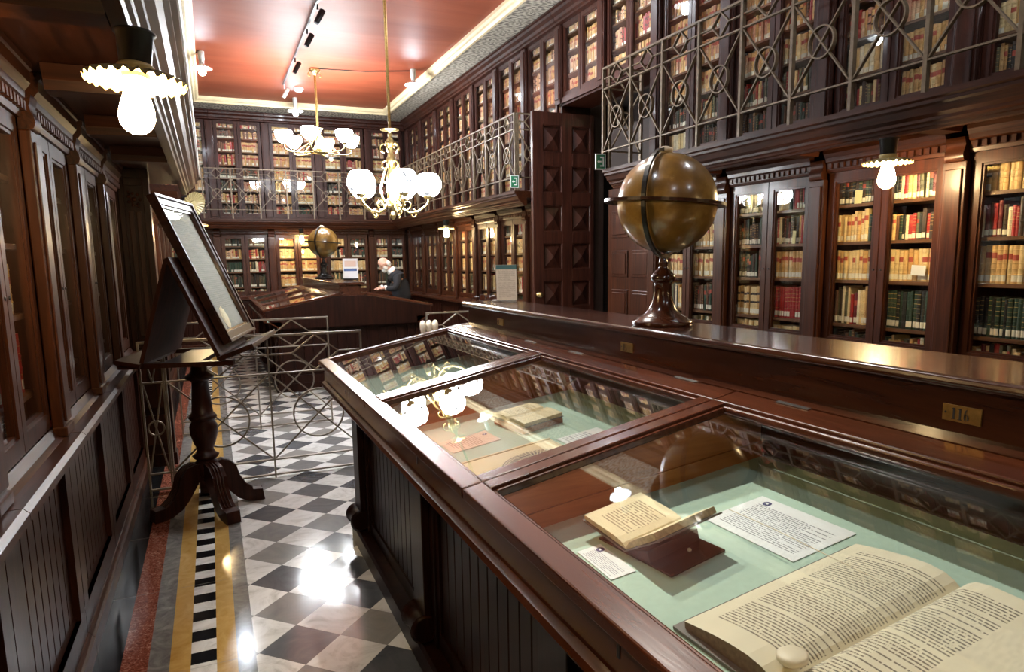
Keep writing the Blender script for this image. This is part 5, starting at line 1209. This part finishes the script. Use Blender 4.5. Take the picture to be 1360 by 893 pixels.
# ------------------------------------------------------------------ the man at the far case
def skin_obj(name, verts, edges, radii, mat, parent=None, sub=2, root=0):
    me = bpy.data.meshes.new(name); me.from_pydata(verts, edges, []); me.materials.append(mat)
    o = bpy.data.objects.new(name, me); COL.objects.link(o)
    if parent: o.parent = parent
    md = o.modifiers.new('Skin', 'SKIN'); md.use_smooth_shade = True; me_s = me.skin_vertices[0].data if me.skin_vertices else None
    if me_s is None:
        bpy.context.view_layer.objects.active = o
    for i, r in enumerate(radii): me.skin_vertices[0].data[i].radius = (r, r) if not isinstance(r, tuple) else r
    me.skin_vertices[0].data[root].use_root = True
    s = o.modifiers.new('Subdivision', 'SUBSURF'); s.levels = sub; s.render_levels = sub
    return o
def person():
    t = thing('person', 'bald white bearded man in dark pullover bending over the far showcase', 'person', (2.90, 11.62, 0), 0)
    t['label'] = 'bald white-bearded man in dark pullover bending over at the far showcase'
    # local coords: facing -x
    V = [(0.12, 0, 0.93), (0.10, 0, 1.08), (0.06, 0, 1.25), (0.0, 0, 1.38), (-0.07, 0, 1.44), (-0.115, 0, 1.49), (-0.15, 0, 1.53)]
    E_ = [(i, i + 1) for i in range(6)]; Rr = [0.12, 0.115, 0.115, 0.085, 0.052, 0.055, 0.06]
    def add(ch, start, rr):
        prev = start
        for p, r in zip(ch, rr): V.append(p); Rr.append(r); E_.append((prev, len(V) - 1)); prev = len(V) - 1
        return prev
    hands = []
    for s in (-1, 1):
        w = add([(0.0, s * 0.17, 1.34), (-0.02, s * 0.23, 1.20), (-0.06, s * 0.24, 1.12), (-0.15, s * 0.19, 1.13), (-0.21, s * 0.12, 1.145), (-0.25, s * 0.09, 1.14)], 3, [0.045, 0.038, 0.034, 0.03, 0.027, 0.032]); hands.append((w, s))
        add([(0.12, s * 0.10, 0.85), (0.08, s * 0.11, 0.48), (0.12, s * 0.11, 0.09), (0.0, s * 0.12, 0.045)], 0, [0.07, 0.055, 0.04, 0.04])
    for w, s in hands:
        bx, by, bz = V[w]
        for k, (dy, ln) in enumerate(((-0.03, 0.055), (-0.011, 0.066), (0.009, 0.062), (0.028, 0.048))):
            add([(bx - 0.025, by + dy, bz - 0.002), (bx - 0.03 - ln * 0.6, by + dy * 1.1, bz - 0.012), (bx - 0.03 - ln, by + dy * 1.1, bz - 0.032)], w, [0.010, 0.009, 0.008])
        add([(bx + 0.0, by - s * 0.035, bz + 0.005), (bx - 0.03, by - s * 0.052, bz - 0.008)], w, [0.011, 0.009])
    body = skin_obj('body', V, E_, Rr, M['skin'], t)
    # sweater
    V2 = [(0.125, 0, 0.90), (0.115, 0, 1.0), (0.09, 0, 1.14), (0.05, 0, 1.28), (0.0, 0, 1.385), (-0.03, 0, 1.42)]; E2 = [(i, i + 1) for i in range(5)]; R2 = [0.17, 0.17, 0.175, 0.17, 0.12, 0.085]
    for s in (-1, 1):
        prev = 4
        for p, r in zip([(0.0, s * 0.17, 1.345), (-0.02, s * 0.235, 1.20), (-0.06, s * 0.245, 1.12), (-0.15, s * 0.192, 1.132), (-0.18, s * 0.15, 1.142)], [0.085, 0.07, 0.06, 0.052, 0.045]):
            V2.append(p); R2.append(r); E2.append((prev, len(V2) - 1)); prev = len(V2) - 1
    skin_obj('pullover', V2, E2, R2, M['navy'], t)
    V3 = [(0.12, 0, 0.95), (0.12, 0, 0.88)]; E3 = [(0, 1)]; R3 = [0.165, 0.165]
    for s in (-1, 1):
        prev = 1
        for p, r in zip([(0.12, s * 0.10, 0.80), (0.08, s * 0.11, 0.48), (0.12, s * 0.11, 0.10)], [0.10, 0.08, 0.065]): V3.append(p); R3.append(r); E3.append((prev, len(V3) - 1)); prev = len(V3) - 1
    skin_obj('trousers', V3, E3, R3, M['trouser'], t)
    for s in (-1, 1):
        b = MB(); b.sphere(0.05, (0.04, s * 0.115, 0.045), 14, 8, 2.6, 1.0, 0.85); b.build('shoe', M['black'], t)
        b = MB(); b.lathe([(0.044, -0.02), (0.046, 0.0), (0.044, 0.02)], (0, 0, 0), 14, rot=Matrix.Rotation(PI / 2 - 0.2, 3, 'Y')); b.build('shirt_cuff', M['white_cloth'], t, loc=(-0.195, s * 0.137, 1.144))
    b = MB(); b.lathe([(0.085, -0.02), (0.078, 0.02), (0.066, 0.045), (0.062, 0.045), (0.07, 0.0)], (0, 0, 0), 20, rot=Matrix.Rotation(-0.75, 3, 'Y')); b.build('collar', M['white_cloth'], t, loc=(-0.06, 0, 1.44))
    # head: sphere shaped, then features; local head axis: face toward -x, tilted down
    HR = Matrix.Translation((-0.175, 0, 1.545)) @ Matrix.Rotation(math.radians(-38), 4, 'Y')
    b = MB(); prof = []
    b.sphere(0.1, (0, 0, 0.0), 24, 16, 1.0, 0.78, 1.16)
    for i, (x, y, z) in enumerate(b.v):
        if z < 0: x = x * (1 - 0.12 * (-z / 0.116)) - 0.012 * (-z / 0.116); y *= 1 - 0.22 * (-z / 0.116)
        if x < -0.055: x = -0.055 + (x + 0.055) * 0.75
        b.v[i] = (x, y, z)
    b.prism([(-0.083, 0.03), (-0.092, 0.0), (-0.116, -0.025), (-0.10, -0.036), (-0.083, -0.036)], 'y', -0.013, 0.013, True)       # nose
    for s in (-1, 1):
        b.sphere(0.02, (0.012, s * 0.08, -0.005), 10, 8, 0.8, 0.35, 1.4)      # ears
        b.sphere(0.011, (-0.082, s * 0.03, 0.012), 8, 6)                        # eyelids
    b.box(-0.094, -0.082, -0.02, 0.02, -0.062, -0.056)
    b.xf(HR); b.build('head', M['skin'], t)
    b = MB(); b.sphere(0.062, (-0.052, 0, -0.085), 16, 10, 0.85, 0.95, 0.72); b.sphere(0.03, (-0.088, 0, -0.05), 10, 6, 0.5, 1.1, 0.4)
    for s in (-1, 1): b.sphere(0.03, (-0.03, s * 0.06, -0.055), 10, 8, 1.3, 0.55, 1.5)
    b.xf(HR); b.build('beard', M['hair'], t)
    b = MB()
    for s in (-1, 1): b.sphere(0.045, (0.055, s * 0.05, -0.03), 12, 8, 0.95, 0.75, 1.25)
    b.sphere(0.045, (0.083, 0, -0.035), 12, 8, 0.6, 1.1, 1.1); b.xf(HR); b.build('hair', M['hair'], t)
    b = MB()
    for s in (-1, 1):
        b.tube([(-0.095, s * 0.033 + 0.021 * math.cos(2 * PI * i / 14), 0.01 + 0.017 * math.sin(2 * PI * i / 14)) for i in range(14)], 0.0018, 5, closed=True)
        b.tube([(-0.094, s * 0.054, 0.014), (-0.02, s * 0.083, 0.012), (0.012, s * 0.084, 0.0)], 0.0018, 5)
    b.tube([(-0.095, -0.013, 0.013), (-0.099, 0, 0.016), (-0.095, 0.013, 0.013)], 0.0018, 5)
    b.xf(HR); b.build('glasses', M['black'], t)
    return t
person()
# ------------------------------------------------------------------ books
rnd = random.Random(11)
TANS = ['tan', 'tan2', 'pale']; DARKS = ['dark', 'black', 'brown', 'green']; ROSES = ['rose', 'buff', 'tan2']
def style_pick(style):
    """-> colour, label colour or None, tag?"""
    r = rnd.random()
    if style == 'tanred': return rnd.choice(TANS), ('lab_red' if r < 0.85 else None), rnd.random() < 0.85
    if style == 'tanplain': return rnd.choice(['tan2', 'pale', 'pale']), (None if r < 0.8 else 'lab_dark'), rnd.random() < 0.3
    if style == 'tanblack': return rnd.choice(TANS), 'lab_dark', True
    if style == 'red': return 'red', (None if r < 0.6 else 'gold'), rnd.random() < 0.7
    if style == 'dark': return rnd.choice(DARKS), (None if r < 0.4 else ('gold' if r < 0.8 else 'lab_red')), rnd.random() < 0.85
    if style == 'green': return rnd.choice(['green', 'black', 'green']), ('gold' if r < 0.5 else None), rnd.random() < 0.85
    if style == 'mix': return rnd.choice(['tan', 'tan2', 'brown', 'dark', 'black', 'red', 'maroon', 'olive', 'pale', 'green', 'cream']), rnd.choice([None, 'lab_red', 'gold', None]), rnd.random() < 0.8
    if style == 'mixmaroon': return rnd.choice(['maroon', 'dark', 'cream', 'black', 'brown', 'tan', 'red']), rnd.choice([None, 'gold', None]), rnd.random() < 0.85
    if style == 'rose': return rnd.choice(ROSES + ['tan']), rnd.choice(['lab_red', 'lab_red', None]), rnd.random() < 0.5
    if style == 'rosedark': return rnd.choice(['rose', 'buff', 'brown', 'tan', 'red', 'tan2']), rnd.choice(['lab_red', None, 'lab_dark']), rnd.random() < 0.5
    if style == 'parch': return rnd.choice(['pale', 'cream', 'tan2']), None, rnd.random() < 0.4
    return rnd.choice(TANS), None, True
# rows listed from the top shelf down; two entries = left half, right half
PLAN = {
 ('R', -1): [['tanplain'] * 2, ['mixmaroon'] * 2, ['tanred'] * 2, ['green', 'mix'], ['mix'] * 2],
 ('R', 0): [['dark', 'mix'], ['tangreen', 'mix'], ['tanred'] * 2, ['mix', 'green'], ['dark', 'mix']],
 ('R', 1): [['dark', 'mix'], ['dark', 'mixmaroon'], ['dark', 'tanred'], ['tanblack', 'red'], ['tanplain', 'tanplain']],
 ('R', 2): [['tanblack', 'tanred'], ['tanplain', 'tanred'], ['tanred', 'tanred'], ['mix', 'dark'], ['mix'] * 2]}
def plan(key, kind, row, half, nrows):
    if key in PLAN and row < len(PLAN[key]):
        return PLAN[key][row][half]
    h = random.Random(hash((key[0], key[1] * 7, row, half)) if False else (sum(map(ord, key[0])) * 131 + key[1] * 977 + row * 53 + half * 17))
    if key[0] == 'R': return h.choice(['tanred', 'tanplain', 'tanred', 'mix', 'dark'])
    if key[0] == 'LF': return h.choice(['tanred', 'tanplain', 'red', 'dark', 'mix', 'parch'])
    if key[0] == 'B':
        if key[1] == 1: return ['dark', 'rosedark', 'green' if half == 0 else 'mix', 'dark', 'mix'][min(row, 4)]
        if key[1] == 2: return 'tanred' if row != 1 else 'tanplain'
        return h.choice(['tanred', 'dark', 'tanplain', 'mix'])
    if key[0] == 'RU':
        if key[1] <= 2: return h.choice(['rose', 'tanred', 'rosedark', 'rose']) if row < nrows - 2 else h.choice(['parch', 'mix', 'dark', 'tanred', 'parch'])
        return h.choice(['rose', 'tanred', 'rose', 'rosedark'])
    return h.choice(['rosedark', 'rose', 'rosedark', 'rose', 'dark'] if row % 3 else ['rosedark', 'rose', 'tanred'])

SPECS = []
for Mx, kind, short, key in UNITS:
    sh = LOW_SH if kind == 'L' else ([z for z in UP_SH if kind == 'U' or z > 3.38])
    tops = sh[1:] + [LOW_TOP if kind == 'L' else UP_TOP - 0.01]
    order = list(range(len(sh)))[::-1]
    if kind == 'S': sh = [3.375] + sh; tops = [sh[1]] + tops; order = list(range(len(sh)))[::-1]
    for row, si in enumerate(order):
        z, zt_ = sh[si], tops[si] - 0.022
        for half, (xa, xb) in enumerate(DX):
            st = plan(key, kind, row, half, len(sh))
            x = xa + 0.030; xe = xb - 0.030; avail = zt_ - z
            base_h = avail * rnd.uniform(0.80, 0.90); even = st in ('tanred', 'tanplain', 'tanblack', 'red', 'green', 'rose', 'parch')
            thick = {'tanred': 0.029, 'tanplain': 0.034, 'tanblack': 0.027, 'red': 0.024, 'dark': 0.022, 'green': 0.022, 'mix': 0.0215, 'mixmaroon': 0.0205, 'rose': 0.030, 'rosedark': 0.028, 'parch': 0.036, 'tangreen': 0.026}.get(st, 0.028)
            if kind != 'L': thick *= 0.92
            k = 0; items = []
            far = key[0] in ('B', 'BU')
            if far: thick *= 1.15
            while x < xe - 0.014:
                w = min(thick * rnd.uniform(0.78, 1.25), xe - x)
                if xe - x - w < 0.012: w = xe - x
                s2 = st
                if st == 'tangreen': s2 = 'tanred' if x < xa + 0.6 * (xb - xa) else 'green'
                col, lab, tg = style_pick(s2)
                hh = base_h * rnd.uniform(0.97, 1.02) if even else min(avail * 0.96, base_h * rnd.uniform(0.82, 1.08))
                if w > 0.011: items.append(dict(x=x, w=w - 0.0012, h=min(hh, avail - 0.006), z=z, col=col, lab=lab, tag=tg, d=rnd.uniform(0.13, 0.17), y=0.058 + rnd.uniform(0, 0.012), n=k, lean=0.0))
                x += w; k += 1
            # now and then the last books lean
            if not even and rnd.random() < 0.35 and len(items) > 5:
                drop = items.pop(rnd.randrange(3, len(items) - 1)); ix = drop['n']
                for it in items:
                    if it['n'] > ix and it['n'] <= ix + 2: it['x'] -= drop['w'] * 0.7; it['lean'] = 0.05
            for j, it in enumerate(items):
                it.update(M=Mx, key=key, short=short, row=row, half=half, n=j, nrows=len(sh)); SPECS.append(it)

def book_geo(b, w, h, d, col, lab, tg, Mx, detail=1, lean=0.0):
    """spine towards -y, standing on z=0, x from 0 to w"""
    lj = 0.63 + 0.04 * math.sin(w * 9000 + h * 5000)
    C_ = BKI[col]; bulge = min(0.006, w * 0.16); ns = 4 if detail else 2
    xs = [w * i / ns for i in range(ns + 1)]; ys = [bulge * (1 - math.sin(PI * i / ns)) for i in range(ns + 1)]
    if ns == 2: ys = [bulge, 0, bulge]
    bands = [(0.0, C_)]
    if tg:
        t0, t1 = 0.055, 0.055 + min(0.036 / h, 0.2); bands += [(t0, BKI['tag']), (t1, C_)]
    if lab:
        l0 = 0.60 if lab != 'lab_dark' else 0.50
        if lab == 'gold': 
            for q in (0.3, 0.42, 0.54, 0.66, 0.78, 0.9): bands += [(q, BKI['gold']), (q + 0.012, C_)]
        elif lab == 'lab_dark': bands += [(0.42, BKI[lab]), (0.49, C_), (0.70, BKI[lab]), (0.78, C_)]
        else: l0 = lj; bands += [(l0, BKI[lab]), (l0 + 0.15, C_)]
    bands.append((1.0, None))
    vs = []; fs = []; ms = []
    for zf, _m in bands:
        for x_, y_ in zip(xs, ys): vs.append((x_, y_, zf * h))
    r_ = ns + 1
    for i in range(len(bands) - 1):
        for j in range(ns): fs.append((i * r_ + j, i * r_ + j + 1, (i + 1) * r_ + j + 1, (i + 1) * r_ + j)); ms.append(bands[i][1])
    o = len(vs); vs += [(0, d, 0), (w, d, 0), (0, d, h), (w, d, h)]
    top = (len(bands) - 1) * r_
    fs.append((top,) + tuple(range(top + 1, top + r_)) + (o + 3, o + 2)); ms.append(BKI['block'])
    fs.append((0, top, o + 2, o)); ms.append(C_); fs.append((r_ - 1, o + 1, o + 3, top + r_ - 1)); ms.append(C_); fs.append((o, o + 2, o + 3, o + 1)); ms.append(C_)
    if detail == 2:
        fs.append(tuple(range(r_))[::-1] + (o, o + 1)); ms.append(C_)
        for q in ((0.22, 0.36, 0.52, 0.86) if lab != 'gold' else (0.4, 0.6)):          # raised cords on the spine
            k = len(vs); e = 0.0016
            for zz in (q * h, q * h + 0.002, q * h + 0.005, q * h + 0.007):
                ex = 0 if zz in (q * h, q * h + 0.007) else e
                for x_, y_ in zip(xs, ys): vs.append((x_, y_ - ex - 0.0001, zz))
            for i in range(3):
                for j in range(ns): fs.append((k + i * r_ + j, k + i * r_ + j + 1, k + (i + 1) * r_ + j + 1, k + (i + 1) * r_ + j)); ms.append(C_)
    if lean:
        R_ = Matrix.Rotation(-lean, 4, 'Y'); vs = [tuple(R_ @ Vector(v)) for v in vs]
    if Mx is not None: vs = [tuple(Mx @ Vector(v)) for v in vs]
    off = len(b.v); b.v.extend(vs)
    for f, m in zip(fs, ms): b.f.append([i + off for i in f]); b.mi.append(m); b.sm.append(False)

# ---- camera (needed here to find the books that show largest)
H_, F_, CYP = 1.6, 901.815, 476.142
yaw, pitch, roll = 0.412853214, 0.145235204, -0.0150205268
fw = Vector((math.sin(yaw) * math.cos(pitch), math.cos(yaw) * math.cos(pitch), -math.sin(pitch))); r0 = Vector((math.cos(yaw), -math.sin(yaw), 0)); u0 = r0.cross(fw)
rv = r0 * math.cos(roll) + u0 * math.sin(roll); uv_ = -r0 * math.sin(roll) + u0 * math.cos(roll)
cam = bpy.data.cameras.new('camera'); co = bpy.data.objects.new('camera', cam); COL.objects.link(co)
MC = Matrix(((*rv, 0), (*uv_, 0), (*(-fw), 0), (0, 0, 0, 1))).transposed(); MC.translation = (0, 0, H_); co.matrix_world = MC
cam.sensor_fit = 'HORIZONTAL'; cam.sensor_width = 36.0; cam.lens = F_ / 1360 * 36.0; cam.shift_y = (CYP - 446.5) / 1360; cam.clip_start = 0.02; cam.clip_end = 100
sc.camera = co
def proj(p):
    v = Vector(p) - Vector((0, 0, H_)); dz = v.dot(fw)
    if dz < 0.1: return None
    return 680 + F_ * v.dot(rv) / dz, CYP - F_ * v.dot(uv_) / dz
bpy.context.view_layer.update()
dg = bpy.context.evaluated_depsgraph_get()
EYE = Vector((0, 0, H_))
def sees(p):
    d = p - EYE; dist = d.length - 0.02; d.normalize(); o_ = EYE.copy()
    for _ in range(14):
        ok, loc, nn, ii, ob, mm = sc.ray_cast(dg, o_, d, distance=dist)
        if not ok: return True
        if not (ob.name.startswith('glass_pane') or 'railing' in ob.name or ob.name.split('.')[0] in ('post', 'cross', 'ring', 'diamond')): return False
        s_ = (loc - o_).length + 1e-3; o_ = o_ + d * s_; dist -= s_
        if dist <= 0: return True
    return False
cand = []
for it in SPECS:
    a = [proj(it['M'] @ Vector((it['x'] + dx * it['w'], it['y'], it['z'] + dz * it['h']))) for dx, dz in ((0, 0), (1, 0), (1, 1), (0, 1))]
    if any(q is None for q in a): continue
    cx_, cy_ = sum(q[0] for q in a) / 4, sum(q[1] for q in a) / 4
    if not (2 < cx_ < 1358 and 2 < cy_ < 891): continue
    area = abs(sum(a[i][0] * a[(i + 1) % 4][1] - a[(i + 1) % 4][0] * a[i][1] for i in range(4))) / 2
    cand.append((area, len(cand), it))
cand.sort(key=lambda c_: -c_[0])
chosen = []
for area, _k, it in cand:
    if len(chosen) >= 300: break
    hit = sum(sees(it['M'] @ Vector((it['x'] + dx * it['w'], it['y'] - 0.004, it['z'] + dz * it['h']))) for dx, dz in ((0.5, 0.25), (0.3, 0.5), (0.7, 0.75)))
    if hit >= 2: it['own'] = True; chosen.append(it)
ROWN = ['top', 'second', 'third', 'fourth', 'fifth', 'sixth', 'seventh', 'eighth']
for it in chosen:
    b = MB(); book_geo(b, it['w'], it['h'], it['d'], it['col'], it['lab'], it['tag'], None, 2, it['lean'])
    o = b.build('book', BKM)
    # keep only the materials this book uses
    me = o.data; usedm = sorted(set(p.material_index for p in me.polygons)); idx = [p.material_index for p in me.polygons]
    me.materials.clear()
    for q in usedm: me.materials.append(BKM[q])
    me.polygons.foreach_set('material_index', [usedm.index(q) for q in idx])
    o.matrix_world = it['M'] @ Matrix.Translation((it['x'], it['y'], it['z'] + 0.0006))
    lab = f"{WORDS[it['col']]} book, {ORD[min(it['n'], 21)]} in {ROWN[it['row']]} row, {'left' if it['half'] == 0 else 'right'} door, {it['short']}"
    tag(o, lab, 'book', 'old books in the glazed bookcases')
b = MB()
for it in SPECS:
    if it.get('own'): continue
    book_geo(b, it['w'], it['h'], it['d'], it['col'], it['lab'], it['tag'], it['M'] @ Matrix.Translation((it['x'], it['y'], it['z'] + 0.0006)), 0, it['lean'])
o = b.build('shelved_books', BKM); o['kind'] = 'stuff'; o['label'] = 'rows of old books filling the remaining glazed bookcases'; o['category'] = 'books'
# paper slips against the spines
for k, (key, x_, z_, w_, h_, lb) in enumerate(((('R', 0), 0.235, 1.921, 0.055, 0.085, 'pale yellow slip on the top shelf behind the bulb'), (('R', 1), 0.665, 1.681, 0.03, 0.09, 'narrow cream slip on the second shelf above the red row'), (('R', 0), 0.66, 1.47, 0.09, 0.06, 'white paper scrap before dark books in the case behind the bulb'))):
    Mx = [u_[0] for u_ in UNITS if u_[3] == key][0]
    b = MB(); b.box(0, w_, 0, 0.0015, 0, h_); o = b.build('paper_slip', M['yellow_note'] if k < 2 else M['paper']); o.matrix_world = Mx @ Matrix.Translation((x_, 0.045, z_)) @ Matrix.Rotation(0.06, 4, 'Y'); tag(o, lb, 'paper slip')

# drop the unused prototypes' blank labels never remain: every proto was placed above
# ------------------------------------------------------------------ world and render look
w = bpy.data.worlds.new('world'); sc.world = w; w.use_nodes = True
w.node_tree.nodes['Background'].inputs[0].default_value = (0.02, 0.02, 0.022, 1); w.node_tree.nodes['Background'].inputs[1].default_value = 1.0
sc.view_settings.view_transform = 'Standard'
try: sc.view_settings.look = 'None'
except Exception: pass
sc.view_settings.gamma = 1.0; sc.view_settings.use_curve_mapping = False
sc.view_settings.exposure = 2.0
cy = sc.cycles
cy.max_bounces = 10; cy.diffuse_bounces = 4; cy.glossy_bounces = 6; cy.transmission_bounces = 6; cy.transparent_max_bounces = 40
cy.caustics_reflective = False; cy.caustics_refractive = False; cy.sample_clamp_indirect = 6.0; cy.use_denoising = True
